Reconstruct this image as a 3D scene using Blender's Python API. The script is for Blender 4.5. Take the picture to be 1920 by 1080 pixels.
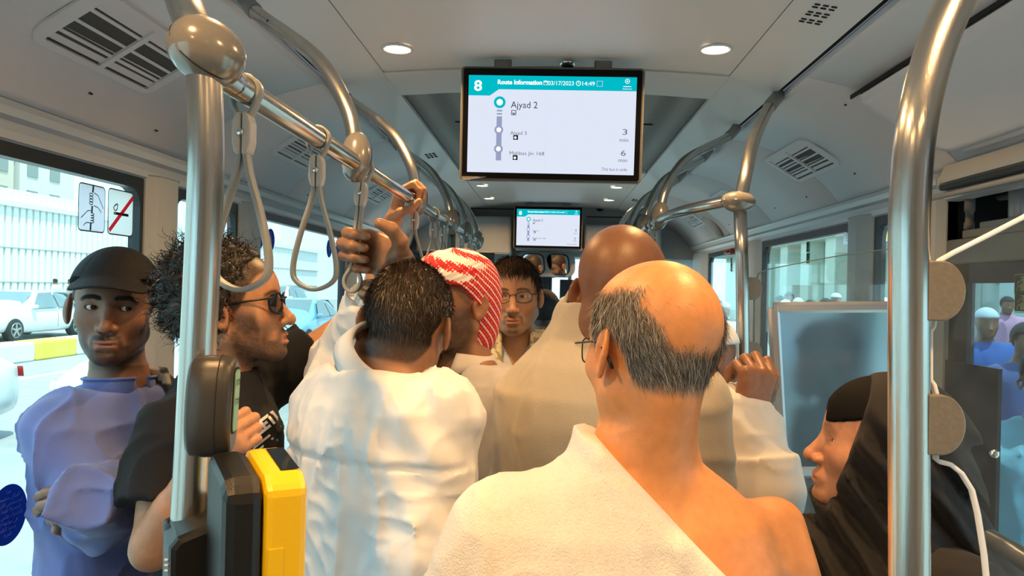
import bpy, bmesh, math, random
import numpy as np
from mathutils import Vector, Matrix
from mathutils.bvhtree import BVHTree
random.seed(7); np.random.seed(7)
C = bpy.context.scene.collection
SC = bpy.context.scene
for o in list(bpy.data.objects): bpy.data.objects.remove(o)

# ------------------------------------------------------------------ camera
F = 1442.0                      # focal length in pixels of the 1920 x 1080 frame
ZC = 1.62                       # camera height above the bus floor
PSI = math.atan(70/F); RHO = math.radians(1.4)
_f = Vector((-math.sin(PSI), math.cos(PSI), 0)); _r0 = Vector((math.cos(PSI), math.sin(PSI), 0)); _u0 = Vector((0,0,1))
_r = _r0*math.cos(RHO) + _u0*math.sin(RHO); _u = _u0*math.cos(RHO) - _r0*math.sin(RHO)
cam_d = bpy.data.cameras.new('camera'); cam = bpy.data.objects.new('camera', cam_d); C.objects.link(cam)
cam_d.sensor_fit = 'HORIZONTAL'; cam_d.sensor_width = 36; cam_d.lens = 36*F/1920
cam_d.clip_start = .05; cam_d.clip_end = 400
cam.matrix_world = Matrix(((_r.x,_u.x,-_f.x,0),(_r.y,_u.y,-_f.y,0),(_r.z,_u.z,-_f.z,ZC),(0,0,0,1)))
SC.camera = cam
# ------------------------------------------------------------------ light of day, exposure
world = bpy.data.worlds.new('world'); SC.world = world; world.use_nodes = True
bg = world.node_tree.nodes['Background']
bg.inputs[0].default_value = (.58,.80,1.0,1); bg.inputs[1].default_value = 2.6
sun_d = bpy.data.lights.new('sun_offscreen','SUN'); sun = bpy.data.objects.new('sun_offscreen', sun_d); C.objects.link(sun)
sun_d.energy = 7.0; sun_d.angle = .01; sun_d.color = (1,.96,.88)
sun.rotation_euler = (math.radians(14), math.radians(16), 0)      # high sun, a little to the right and behind
SC.view_settings.view_transform = 'Standard'; SC.view_settings.look = 'None'
SC.view_settings.gamma = 1; SC.view_settings.use_curve_mapping = False
SC.view_settings.exposure = 0.15
WARM = (1,.56,.22)
LAMP_W = 6.3

# ------------------------------------------------------------------ helpers
def ray(px, py):
    v = _r*((px-960)/F) + _u*((540-py)/F) + _f
    return v
def W(px, py, d):                # the place seen at a pixel, d metres ahead along the bus
    v = ray(px,py); v = v*(d/v.y); return Vector((v.x, v.y, v.z+ZC))
def WX(px, py, X):
    v = ray(px,py); v = v*(X/v.x); return Vector((v.x, v.y, v.z+ZC))
def WZ(px, py, Z):
    v = ray(px,py); v = v*((Z-ZC)/v.z); return Vector((v.x, v.y, v.z+ZC))

def proj(p):
    v = Vector(p)-Vector((0,0,ZC)); q = v.dot(_f); return 960+F*v.dot(_r)/q, 540-F*v.dot(_u)/q
def solve_d(px, x, z, lo=.5, hi=12.):   # how far along the bus a line at (x, z) crosses a pixel column
    for _ in range(40):
        m = (lo+hi)/2; a = proj((x,m,z))[0]
        if (a < px) == (x < 0): lo = m
        else: hi = m
    return lo
MATS = {}
def mat(name, col, rough=.5, metal=0., noise=0., nscale=30., bump=0., bscale=60., spec=.5, sheen=0., emit=None, estr=0., stretch=(1,1,1), aniso=0., sss=0., coat=0.):
    if name in MATS: return MATS[name]
    m = bpy.data.materials.new(name); m.use_nodes = True; MATS[name] = m
    nt = m.node_tree; b = nt.nodes['Principled BSDF']
    b.inputs['Base Color'].default_value = (*col,1); b.inputs['Roughness'].default_value = rough
    b.inputs['Metallic'].default_value = metal; b.inputs['Specular IOR Level'].default_value = spec
    b.inputs['Anisotropic'].default_value = aniso; b.inputs['Coat Weight'].default_value = coat
    if sheen: b.inputs['Sheen Weight'].default_value = sheen; b.inputs['Sheen Roughness'].default_value = .5
    if sss:
        b.inputs['Subsurface Weight'].default_value = sss; b.inputs['Subsurface Radius'].default_value = (.012,.004,.002); b.inputs['Subsurface Scale'].default_value = .6
    if emit: b.inputs['Emission Color'].default_value = (*emit,1); b.inputs['Emission Strength'].default_value = estr
    tc = nt.nodes.new('ShaderNodeTexCoord'); mp = nt.nodes.new('ShaderNodeMapping'); mp.inputs['Scale'].default_value = stretch
    nt.links.new(tc.outputs['Object'], mp.inputs['Vector'])
    if noise:
        n = nt.nodes.new('ShaderNodeTexNoise'); n.inputs['Scale'].default_value = nscale; n.inputs['Detail'].default_value = 4
        nt.links.new(mp.outputs[0], n.inputs['Vector'])
        r = nt.nodes.new('ShaderNodeMapRange'); r.inputs['To Min'].default_value = 1-noise; r.inputs['To Max'].default_value = 1+noise
        r.inputs['From Min'].default_value = .25; r.inputs['From Max'].default_value = .75
        nt.links.new(n.outputs['Fac'], r.inputs['Value'])
        x = nt.nodes.new('ShaderNodeVectorMath'); x.operation = 'SCALE'; x.inputs[0].default_value = col
        nt.links.new(r.outputs[0], x.inputs['Scale']); nt.links.new(x.outputs[0], b.inputs['Base Color'])
    if bump:
        n = nt.nodes.new('ShaderNodeTexNoise'); n.inputs['Scale'].default_value = bscale; n.inputs['Detail'].default_value = 3
        nt.links.new(mp.outputs[0], n.inputs['Vector'])
        bp = nt.nodes.new('ShaderNodeBump'); bp.inputs['Strength'].default_value = bump; bp.inputs['Distance'].default_value = .002
        nt.links.new(n.outputs['Fac'], bp.inputs['Height']); nt.links.new(bp.outputs[0], b.inputs['Normal'])
    return m
def glass(name, tint=(1,1,1), refl=.08, dirt=0., dcol=(.8,.85,.9)):
    if name in MATS: return MATS[name]
    m = bpy.data.materials.new(name); m.use_nodes = True; MATS[name] = m; nt = m.node_tree; nt.nodes.clear()
    out = nt.nodes.new('ShaderNodeOutputMaterial'); t = nt.nodes.new('ShaderNodeBsdfTransparent'); t.inputs[0].default_value = (*tint,1)
    g = nt.nodes.new('ShaderNodeBsdfGlossy'); g.inputs['Roughness'].default_value = .02
    lw = nt.nodes.new('ShaderNodeLayerWeight'); lw.inputs['Blend'].default_value = .5
    pw = nt.nodes.new('ShaderNodeMath'); pw.operation = 'POWER'; pw.inputs[1].default_value = 5; nt.links.new(lw.outputs['Facing'], pw.inputs[0])
    mr_ = nt.nodes.new('ShaderNodeMapRange'); mr_.inputs['To Min'].default_value = refl; mr_.inputs['To Max'].default_value = .8; nt.links.new(pw.outputs[0], mr_.inputs['Value'])
    mx = nt.nodes.new('ShaderNodeMixShader'); nt.links.new(mr_.outputs[0], mx.inputs[0])
    nt.links.new(t.outputs[0], mx.inputs[1]); nt.links.new(g.outputs[0], mx.inputs[2])
    last = mx
    if dirt:
        d = nt.nodes.new('ShaderNodeBsdfDiffuse'); d.inputs[0].default_value = (*dcol,1)
        tc = nt.nodes.new('ShaderNodeTexCoord'); n = nt.nodes.new('ShaderNodeTexNoise'); n.inputs['Scale'].default_value = 9; n.inputs['Detail'].default_value = 8; n.inputs['Roughness'].default_value = .7
        nt.links.new(tc.outputs['Object'], n.inputs['Vector'])
        r = nt.nodes.new('ShaderNodeMapRange'); r.inputs['From Min'].default_value = .35; r.inputs['From Max'].default_value = .8; r.inputs['To Max'].default_value = dirt
        nt.links.new(n.outputs['Fac'], r.inputs['Value'])
        m2 = nt.nodes.new('ShaderNodeMixShader'); nt.links.new(r.outputs[0], m2.inputs[0]); nt.links.new(mx.outputs[0], m2.inputs[1]); nt.links.new(d.outputs[0], m2.inputs[2]); last = m2
    nt.links.new(last.outputs[0], out.inputs[0]); return m
def emis(name, col, s):
    if name in MATS: return MATS[name]
    m = bpy.data.materials.new(name); m.use_nodes = True; MATS[name] = m; nt = m.node_tree; nt.nodes.clear()
    out = nt.nodes.new('ShaderNodeOutputMaterial'); e = nt.nodes.new('ShaderNodeEmission'); e.inputs[0].default_value = (*col,1); e.inputs[1].default_value = s
    nt.links.new(e.outputs[0], out.inputs[0]); return m

def mesh_obj(name, verts, faces, m=None, parent=None, smooth=False, bevel=0, auto=None):
    me = bpy.data.meshes.new(name); me.from_pydata([tuple(v) for v in verts], [], [tuple(f) for f in faces]); me.update()
    return obj(name, me, m, parent, smooth, bevel, auto)
def obj(name, me, m=None, parent=None, smooth=False, bevel=0, auto=None):
    if isinstance(me, bmesh.types.BMesh):
        b = me; bmesh.ops.recalc_face_normals(b, faces=b.faces[:]); me = bpy.data.meshes.new(name); b.to_mesh(me); b.free()
    o = bpy.data.objects.new(name, me); C.objects.link(o)
    if m: me.materials.append(m)
    if smooth: me.polygons.foreach_set('use_smooth', [True]*len(me.polygons))
    if bevel:
        md = o.modifiers.new('bevel','BEVEL'); md.width = bevel; md.segments = 2; md.limit_method = 'ANGLE'; md.angle_limit = .7
    if parent: attach(o, parent)
    return o
def attach(o, parent):           # parts are modelled in world space unless their thing sits at the origin
    o.parent = parent
    if parent.type == 'EMPTY' and parent.parent is None and not parent.get('_local'):
        o.matrix_parent_inverse = Matrix.Translation(-parent.location)
def tag(o, label, cat, group=None):
    o['label'] = label; o['category'] = cat
    if group: o['group'] = group
    return o
def thing(name, label, cat, loc=(0,0,0), group=None, local=False):
    o = bpy.data.objects.new(name, None); C.objects.link(o); o.location = loc; o.empty_display_size = .05
    if local: o['_local'] = 1
    return tag(o, label, cat, group)
def structure(o): o['kind'] = 'structure'; return o
def dup(root, loc, rot=None, label=None):
    r = root.copy(); C.objects.link(r); r.location = loc
    if rot is not None: r.rotation_euler = rot
    if label: r['label'] = label
    for ch in list(root.children):
        c = ch.copy(); C.objects.link(c); c.parent = r
        for g in ch.children:
            d = g.copy(); C.objects.link(d); d.parent = c
    return r
def bx(b, lo, hi, M=None):
    vs = [b.verts.new((x,y,z)) for x in (lo[0],hi[0]) for y in (lo[1],hi[1]) for z in (lo[2],hi[2])]
    for f in ((0,1,3,2),(4,6,7,5),(0,4,5,1),(2,3,7,6),(0,2,6,4),(1,5,7,3)): b.faces.new([vs[i] for i in f])
    if M is not None:
        for v in vs: v.co = M @ v.co
def box(name, lo, hi, m, parent=None, bevel=0): 
    b = bmesh.new(); bx(b, lo, hi); return obj(name, b, m, parent, bevel=bevel)
def catmull(pts, n=8, closed=False):
    P = [Vector(p) for p in pts]; out = []
    L = len(P); rng = range(L if closed else L-1)
    for i in rng:
        if closed: a,b,c,d = P[(i-1)%L],P[i],P[(i+1)%L],P[(i+2)%L]
        else: b,c = P[i],P[i+1]; a = P[i-1] if i else b*2-c; d = P[i+2] if i+2 < L else c*2-b
        for k in range(n):
            t = k/n; out.append(.5*((2*b)+(c-a)*t+(2*a-5*b+4*c-d)*t*t+(3*b-a-3*c+d)*t**3))
    if not closed: out.append(P[-1])
    return out
def frames(path, closed=False, up=None):
    n = len(path); T = []
    for i in range(n):
        a = path[i-1] if (i or closed) else path[0]; c = path[(i+1)%n] if (i+1 < n or closed) else path[-1]
        T.append((c-a).normalized())
    u = Vector(up) if up else (Vector((0,0,1)) if abs(T[0].z) < .9 else Vector((1,0,0)))
    out = []
    for t in T:
        u = (u - t*u.dot(t)); u.normalize(); out.append((t, u.copy(), t.cross(u)))
    return out
def tube(b, path, r, seg=16, closed=False, cap=True, flat=None, up=None):
    """sweep a circle (or a flat band: flat=(half along u, half along v)) along a path into bmesh b"""
    path = [Vector(p) for p in path]; fr = frames(path, closed, up); rings = []
    for i,(p,(t,u,v)) in enumerate(zip(path,fr)):
        rr = r[i] if isinstance(r,(list,tuple)) else r
        if flat:
            a,c = flat; k = .35*min(a,c)
            prof = [(a,c-k),(a-k,c),(-a+k,c),(-a,c-k),(-a,-c+k),(-a+k,-c),(a-k,-c),(a,-c+k)]
            ring = [b.verts.new(p+u*x+v*y) for x,y in prof]
        else: ring = [b.verts.new(p+u*(rr*math.cos(2*math.pi*k/seg))+v*(rr*math.sin(2*math.pi*k/seg))) for k in range(seg)]
        rings.append(ring)
    m = len(rings[0]); R = len(rings)
    for i in range(R if closed else R-1):
        A,B = rings[i], rings[(i+1)%R]
        for k in range(m): f = b.faces.new((A[k],A[(k+1)%m],B[(k+1)%m],B[k])); f.smooth = True
    if cap and not closed: b.faces.new(rings[0][::-1]); b.faces.new(rings[-1])
def lathe(b, prof, seg=24, M=None, cap=True):
    """prof: list of (radius, z); spun round z, then moved by M"""
    rings = []
    for r,z in prof: rings.append([b.verts.new((r*math.cos(2*math.pi*k/seg), r*math.sin(2*math.pi*k/seg), z)) for k in range(seg)])
    for A,B in zip(rings, rings[1:]):
        for k in range(seg): f = b.faces.new((A[k],A[(k+1)%seg],B[(k+1)%seg],B[k])); f.smooth = True
    if cap: b.faces.new(rings[0][::-1]); b.faces.new(rings[-1])
    if M is not None:
        for r in rings:
            for v in r: v.co = M @ v.co
def rrect(w, h, r, n=5):
    pts = []
    for cx,cy,a0 in ((w/2-r,h/2-r,0),(-w/2+r,h/2-r,90),(-w/2+r,-h/2+r,180),(w/2-r,-h/2+r,270)):
        for k in range(n+1):
            a = math.radians(a0+90*k/n); pts.append((cx+r*math.cos(a), cy+r*math.sin(a)))
    return pts
def prism(b, pts, z0, z1, M=None):
    A = [b.verts.new((x,y,z0)) for x,y in pts]; B = [b.verts.new((x,y,z1)) for x,y in pts]; n = len(pts)
    b.faces.new(A[::-1]); b.faces.new(B)
    for k in range(n): b.faces.new((A[k],A[(k+1)%n],B[(k+1)%n],B[k]))
    if M is not None:
        for v in A+B: v.co = M @ v.co
def frame_m(o, x, y, z): return Matrix(((x[0],y[0],z[0],o[0]),(x[1],y[1],z[1],o[1]),(x[2],y[2],z[2],o[2]),(0,0,0,1)))
def text_mesh(s, size, align='LEFT', bold=0.):
    cu = bpy.data.curves.new('t','FONT'); cu.body = s; cu.size = size; cu.align_x = align; cu.offset = bold; cu.resolution_u = 3
    o = bpy.data.objects.new('t', cu); C.objects.link(o)
    dg = bpy.context.evaluated_depsgraph_get(); me = bpy.data.meshes.new_from_object(o.evaluated_get(dg))
    bpy.data.objects.remove(o); bpy.data.curves.remove(cu); return me
def text_obj(name, s, size, m, M, parent, align='LEFT', bold=0., width=None):
    me = text_mesh(s, size, align, bold); me.materials.clear()
    if width:
        xs = [v.co.x for v in me.vertices]; k = width/(max(xs)-min(xs)); me.transform(Matrix.Diagonal((k,1,1,1)))
    me.transform(M); return obj(name, me, m, parent)
# ------------------------------------------------------------------ materials of the bus
M_ceil = mat('ceiling_plastic', (.66,.645,.645), .45, bump=.12, bscale=900)
M_ceil2 = mat('ceiling_strip_grey', (.68,.68,.70), .38, bump=.1, bscale=900)
M_panel = mat('side_cover_plastic', (.68,.69,.74), .5, bump=.18, bscale=700)
M_trim = mat('satin_alu_trim', (.55,.60,.64), .32, .12)
M_dark = mat('black_rubber', (.012,.014,.016), .5)
M_gap = mat('dark_gap', (.01,.01,.01), .9)  # near-black for seams and print, also painted in for the shade of recesses
M_steel = mat('brushed_steel', (.56,.54,.50), .24, 1., noise=.10, nscale=40, bump=.10, bscale=500, stretch=(1,1,.03), aniso=.5)
M_steel_y = mat('brushed_steel_rail', (.56,.54,.51), .22, 1., noise=.08, nscale=40, bump=.06, bscale=500, stretch=(1,.03,1), aniso=.4)
M_ball = mat('grey_glossy_joint', (.26,.245,.22), .18, .35, noise=.05, nscale=200, coat=.4)
M_strap = mat('grey_strap_plastic', (.27,.29,.29), .38)
M_clip = mat('light_grey_clip', (.44,.43,.41), .35)
M_pillar = mat('pillar_grey', (.42,.46,.48), .45, bump=.1, bscale=400)
M_wall = mat('lower_wall_grey', (.36,.37,.38), .6)
M_floor = mat('floor_vinyl_grey', (.10,.105,.11), .6, noise=.4, nscale=180)
G_win = glass('window_glass_green', (.80,.93,.90), .03)
G_part = glass('partition_glass', (.93,.97,.96), .035, .10)
G_dirty = glass('smudged_glass', (.72,.80,.86), .05, .13, (.30,.38,.46))
M_black = mat('satin_black_plastic', (.008,.0085,.009), .34, spec=.35, bump=.2, bscale=900)

Y0, Y1 = -2.2, 6.3
A = (.516,.645); B = (.68,.618)
PROF = catmull([Vector((.70,.605,0)),Vector((.83,.572,0)),Vector((.95,.515,0)),Vector((1.05,.44,0)),Vector((1.12,.365,0))], 6)
def S(side, u, y, off=0.):
    """a point of the curved side cover, u from the slot (0) to the window trim (1), off metres into the room"""
    x = u*(len(PROF)-1); i = min(int(max(x,0)), len(PROF)-2); t = x-i
    p = PROF[i].lerp(PROF[i+1], t); q = (PROF[i+1]-PROF[i]).normalized(); n = Vector((-q.y*-1,q.x,0)) if False else Vector((q.y,-q.x,0))
    p = p + n*off
    return Vector((side*p.x, y, ZC+p.y))

# ---- floor, walls, front and rear
structure(box('floor', (-1.2,Y0,-.05), (1.2,Y1+1.6,0), M_floor))
# ---- ceiling: centre panels with joints, strips, side covers
ceil = structure(thing('ceiling','',''))
for k in ('label','category'): del ceil[k]
def arch(y0, y1, drop, m, name):
    xs = [-A[0],-.35,-.18,0,.18,.35,A[0]]; V = []; Fc = []
    for y in (y0,y1):
        for x in xs: V.append((x,y,ZC+.645+.02*(1-(x/A[0])**2)-drop))
    for y in (y0,y1):
        for x in xs: V.append((x,y,ZC+.72))
    n = len(xs)
    for i in range(n-1): Fc += [(i,n+i,n+i+1,i+1),(2*n+i,2*n+i+1,3*n+i+1,3*n+i)]
    Fc += [(i,i+1,2*n+i+1,2*n+i) for i in range(n-1)] + [(n+i,3*n+i,3*n+i+1,n+i+1) for i in range(n-1)]
    return mesh_obj(name, V, Fc, m, ceil)
M_grille = mat('perforated_grille_grey', (.20,.20,.195), .55)
nt = M_grille.node_tree; bs = nt.nodes['Principled BSDF']
tc = nt.nodes.new('ShaderNodeTexCoord'); vo = nt.nodes.new('ShaderNodeTexVoronoi'); vo.inputs['Scale'].default_value = 130; vo.inputs['Randomness'].default_value = 0
cr = nt.nodes.new('ShaderNodeValToRGB'); cr.color_ramp.elements[0].color = (.03,.03,.03,1); cr.color_ramp.elements[0].position = .35; cr.color_ramp.elements[1].color = (.27,.265,.255,1); cr.color_ramp.elements[1].position = .42
nt.links.new(tc.outputs['Object'], vo.inputs['Vector']); nt.links.new(vo.outputs['Distance'], cr.inputs[0]); nt.links.new(cr.outputs[0], bs.inputs['Base Color'])
arch(Y0, 2.30, 0, M_ceil, 'ceiling_panel'); arch(2.306, 2.575, .004, M_ceil, 'ceiling_panel'); arch(4.25, Y1, 0, M_ceil, 'ceiling_panel')
arch(2.585, 4.24, -.012, M_grille, 'air_grille')
for y in (3.0, 3.62): 
    for x in (-.36,.36):
        b = bmesh.new(); prism(b, rrect(.05,.014,.006), 0, .004, Matrix.Translation((x,y,ZC+.644))); obj('latch', b, M_gap, ceil)
for s in (-1,1):
    # strip between centre panel and slot
    V = [(s*(A[0]+.003),Y0,ZC+A[1]),(s*B[0],Y0,ZC+B[1]),(s*B[0],Y1,ZC+B[1]),(s*(A[0]+.003),Y1,ZC+A[1])]
    V += [(x,y,z+.05) for x,y,z in V]
    mesh_obj('ceiling_strip', V, [(0,1,2,3),(4,7,6,5),(0,4,5,1),(1,5,6,2),(2,6,7,3),(3,7,4,0)], M_ceil2, ceil)
    box('slot', (min(s*.674,s*.71),Y0,ZC+.635), (max(s*.674,s*.71),Y1,ZC+.66), M_gap, ceil)
    # side cover panels with joints
    cuts = {-1:[Y0,.95,2.30,3.2,4.1,5.0,Y1], 1:[Y0,1.0,2.17,3.06,3.95,4.84,Y1]}[s]
    for y0,y1 in zip(cuts, cuts[1:]):
        V = []; Fc = []; N = 24
        for j,(y,off) in enumerate(((y0+.002,0),(y1-.002,0),(y0+.002,-.02),(y1-.002,-.02))):
            for i in range(N+1): V.append(S(s, i/N, y, off))
        n = N+1
        for i in range(N): Fc += [(i,i+1,n+i+1,n+i)]
        for i in range(N): Fc += [(2*n+i,3*n+i,3*n+i+1,2*n+i+1),(i,2*n+i,2*n+i+1,i+1),(n+i,n+i+1,3*n+i+1,3*n+i)]
        Fc += [(0,n,3*n,2*n),(N,2*n+N,3*n+N,n+N)]
        mesh_obj('side_cover', V, Fc, M_panel, ceil, smooth=True).data.polygons.foreach_set('use_smooth',[True]*N+[False]*(3*N+2))
    # dark backing seen through the joints
    V = [S(s,i/12,y,-.022) for y in (Y0,Y1) for i in range(13)]
    mesh_obj('joint_backing', V, [(i,i+1,14+i,13+i) for i in range(12)], M_gap, ceil)
    # satin moulding above the windows
    pr = [(1.122,.362),(1.128,.352),(1.133,.335),(1.150,.328),(1.158,.310),(1.160,.292),(1.172,.287),(1.2,.287),(1.2,.40),(1.14,.40)]
    V = [(s*x,y,ZC+z) for y in (Y0,Y1) for x,z in pr]; n = len(pr)
    structure(mesh_obj('trim_%d'%(1 if s<0 else 2), V, [(i,(i+1)%n,n+(i+1)%n,n+i) for i in range(n)], M_trim))
# roof above everything
structure(box('roof', (-1.22,Y0,ZC+.72), (1.22,Y1,ZC+.78), M_panel))
# dark flat tabs on the side covers, painted in for shaded clip screws
b0 = bmesh.new(); prism(b0, rrect(.013,.0045,.002), 0, .002); me_clip = bpy.data.meshes.new('screw_shade_tab'); b0.to_mesh(me_clip); b0.free(); me_clip.materials.append(M_gap)
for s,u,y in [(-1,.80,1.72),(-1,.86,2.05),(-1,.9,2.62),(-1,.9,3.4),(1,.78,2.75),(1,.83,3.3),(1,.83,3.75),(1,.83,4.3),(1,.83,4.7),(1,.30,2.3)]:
    p = S(s,u,y,.001); q = S(s,u+.02,y,.001); o = obj('screw_shade_tab', me_clip); attach(o, ceil)
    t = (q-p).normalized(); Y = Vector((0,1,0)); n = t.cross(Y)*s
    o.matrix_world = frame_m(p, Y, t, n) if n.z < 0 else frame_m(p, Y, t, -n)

# ---- air vents on the side covers
def vent(side, yc, uc, L, Wd, label):
    root = thing('air_vent', label, 'vent', S(side,uc,yc), 'air vents in the side covers')
    arc = .60     # length of the curved cover
    def P(a, c, off): return S(side, uc + c/arc, yc + a, off)
    def patch(name, pts, o0, o1, m, par=root):
        n = len(pts); V = [P(x,y,o1) for x,y in pts] + [P(x,y,o0) for x,y in pts]
        b = bmesh.new(); vs = [b.verts.new(v) for v in V]; b.faces.new(vs[:n])
        for k in range(n): b.faces.new((vs[k],vs[(k+1)%n],vs[n+(k+1)%n],vs[n+k]))
        return obj(name, b, m, par)
    def ring(name, outer, inner, o0, o1, m):
        n = len(outer); V = [P(x,y,o1) for x,y in inner]+[P(x,y,(o0+o1*2)/3 if True else o1) for x,y in outer]+[P(x,y,o0) for x,y in outer]+[P(x,y,o0) for x,y in inner]
        Fc = []
        for k in range(n):
            j = (k+1)%n; Fc += [(k,j,n+j,n+k),(n+k,n+j,2*n+j,2*n+k),(k,3*n+k,3*n+j,j)]
        return mesh_obj(name, V, Fc, m, root)
    patch('backing', rrect(L*.9,Wd*.9,.02), -.001, .0012, mat('vent_inside_grey',(.07,.07,.075),.8))
    ring('frame', rrect(L,Wd,.045,6), rrect(L-.075,Wd-.04,.006,6), 0, .008, M_panel)
    w, h = L-.07, Wd-.036
    for i in range(1,4):
        y = -h/2 + h*i/4; patch('slat', [(-w/2,y-.0045),(w/2,y-.0045),(w/2,y+.0045),(-w/2,y+.0045)], 0, .0075, M_panel)
    for sgn in (-1,1):
        for i in range(4):   # tilted blade inside each slot
            y = -h/2 + h*(i+.5)/4; x0,x1 = (.008,w/2) if sgn > 0 else (-w/2,-.008)
            V = [P(x0,y-h/8+.002,.002),P(x1,y-h/8+.002,.002),P(x1,y+h/16,.0055),P(x0,y+h/16,.0055)]
            mesh_obj('blade', V, [(0,1,2,3)], M_panel, root)
    patch('mullion', [(-.009,-h/2),(.009,-h/2),(.009,h/2),(-.009,h/2)], 0, .0078, M_panel)
vent(-1, 1.66, .50, .46, .21, 'large slotted air vent in the cover above the hand-hold stickers')
vent(-1, 2.92, .52, .42, .17, 'slotted air vent behind the hanging strap loops, before the seam')
vent(-1, 4.25, .52, .42, .17, 'small far air vent over the left rail by the gripping hand')
vent(1, 2.99, .50, .48, .20, 'eight-slot air vent beside the large padded flap')
vent(1, 4.25, .52, .42, .17, 'air vent above the curved bar of the grey joint')
vent(1, 5.35, .55, .42, .17, 'farthest air vent beside the oval grey speaker')
# padded flap with rounded corner on the right
flap = thing('ceiling_flap', 'large padded grey flap on the ceiling side cover above the door', 'flap', S(1,.5,1.6))
V=[];Fc=[];NU,NV=60,26
def flapP(a,c,off):   # a 0..1 along the bus (far to near), c 0..1 slot side to trim
    y = 2.20 - a*1.9 ; u = .27 + c*.60
    return S(1,u,y,off)
for i in range(NU+1):
    for j in range(NV+1):
        a, c = i/NU, j/NV
        lo = .17*max(0,(c-.62)/.38)**2*.35+ .02*max(0,1-c/.2)      # rounded far lower corner
        a2 = lo + a*(1-lo)
        e = min(a*1.9/.028, (1-c)*.36/.022, 1.); e2 = min(c*.36/.012,1.)
        V.append(flapP(a2, c, .002+.036*math.sin(min(e,1)*math.pi/2)*(.55+.45*e2)))
for i in range(NU):
    for j in range(NV): k=i*(NV+1)+j; Fc.append((k,k+1,k+NV+2,k+NV+1))
mesh_obj('pad', V, Fc, M_panel, flap, smooth=True)
b = bmesh.new(); tube(b, [flapP(.0+t*.98/20,-.012,.012) for t in range(21)], 0, flat=(.006,.003), up=(0,0,1)); obj('hinge_slot', b, M_gap, flap)
b0 = bmesh.new(); prism(b0, rrect(.022,.005,.002), 0, .002); me_st = bpy.data.meshes.new('slot_shade_tab'); b0.to_mesh(me_st); b0.free(); me_st.materials.append(M_gap)  # dark flat tabs that paint the shade of slots along the flap
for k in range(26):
    y = 2.0-k*.055; p = S(1,.90,y,.006); q = S(1,.92,y,.006); t=(q-p).normalized(); o = obj('slot_shade_tab', me_st); attach(o, flap)
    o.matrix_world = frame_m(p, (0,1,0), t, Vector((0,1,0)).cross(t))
b = bmesh.new()
tube(b, [S(1,.885+.0*k,2.08-k*.1,.004) for k in range(20)], .012, 8); obj('rolled_edge', b, M_panel, flap)
# loudspeaker pads, and dark tabs in the strips painted as shaded perforations
M_pad = mat('speaker_pad_grey', (.42,.42,.40), .5)
sp = thing('ceiling_speaker', 'smooth oval grey loudspeaker cover high on the far side cover', 'speaker', W(1248,437,4.9))
b = bmesh.new(); lathe(b, [(.0001,.03),(.05,.028),(.085,.018),(.1,0)], 24, Matrix.Translation(S(1,.75,5.05,.0)) @ Matrix.Rotation(math.radians(-130),4,'Y')); obj('cover', b, M_pad, sp, True)
def hole_tabs(side, yc, n_col, elong):
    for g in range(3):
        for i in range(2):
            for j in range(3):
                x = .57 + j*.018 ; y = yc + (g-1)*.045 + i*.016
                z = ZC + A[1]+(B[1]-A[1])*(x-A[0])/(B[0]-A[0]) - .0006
                o = obj('hole_shade_tab', me_hole_tab); attach(o, ceil); o.matrix_world = Matrix.Translation((side*x,y,z)) @ Matrix.Rotation(side*.164,4,'Y')
b0 = bmesh.new(); prism(b0, rrect(.013,.006,.0028), -.001, .001); me_hole_tab = bpy.data.meshes.new('hole_shade_tab'); b0.to_mesh(me_hole_tab); b0.free(); me_hole_tab.materials.append(M_gap)
hole_tabs(1, 1.755, 3, 1); hole_tabs(-1, 3.7, 3, 1); hole_tabs(1, 5.4, 3, 1)
# ceiling downlights
M_lens = emis('lamp_lens', (1,.78,.48), 14)
def downlight(x, y, label):
    z = ZC+.645+.02*(1-(x/A[0])**2)
    r = thing('ceiling_light', label, 'ceiling light', (x,y,z), 'round ceiling downlights')
    b = bmesh.new(); lathe(b, [(.036,0),(.044,-.001),(.045,-.005),(.038,-.007),(.035,-.003),(.036,0)], 28, Matrix.Translation((x,y,z)), cap=False); obj('bezel', b, M_ceil2, r, True)
    b = bmesh.new(); lathe(b, [(.0353,-.001),(.030,-.004),(.018,-.0052),(.0005,-.0056)], 24, Matrix.Translation((x,y,z)), cap=False); obj('lens', b, M_lens, r, True)
    nm = 'downlight_lamp_offscreen' if y < 1.7 else 'downlight_lamp'
    ld = bpy.data.lights.new(nm,'AREA'); ld.shape='DISK'; ld.size=.06; ld.energy=LAMP_W; ld.color=WARM; ld.spread=math.radians(150)
    lo = bpy.data.objects.new(nm, ld); C.objects.link(lo); attach(lo, r); lo.location = (x,y,z-.012)
for px,py in ((745,90),(1342,91),(904,347),(1156,351),(917,371),(1142,375)):
    p = WZ(px,py,ZC+.65); downlight(p.x, p.y, {745:'lit round downlight left of the large route screen',1342:'lit round downlight right of the large route screen',904:'small lit downlight under the large screen, nearer of the left pair',1156:'small lit downlight under the large screen, nearer of the right pair',917:'small lit downlight ahead on the left, farther of the pair',1142:'small lit downlight ahead on the right, farther of the pair'}[px])
for y in (1.15,.45,-.35,-1.2):
    for x in (-.43,.43): downlight(x, y, 'round lit downlight in the rear ceiling between the two grab rails')
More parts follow.
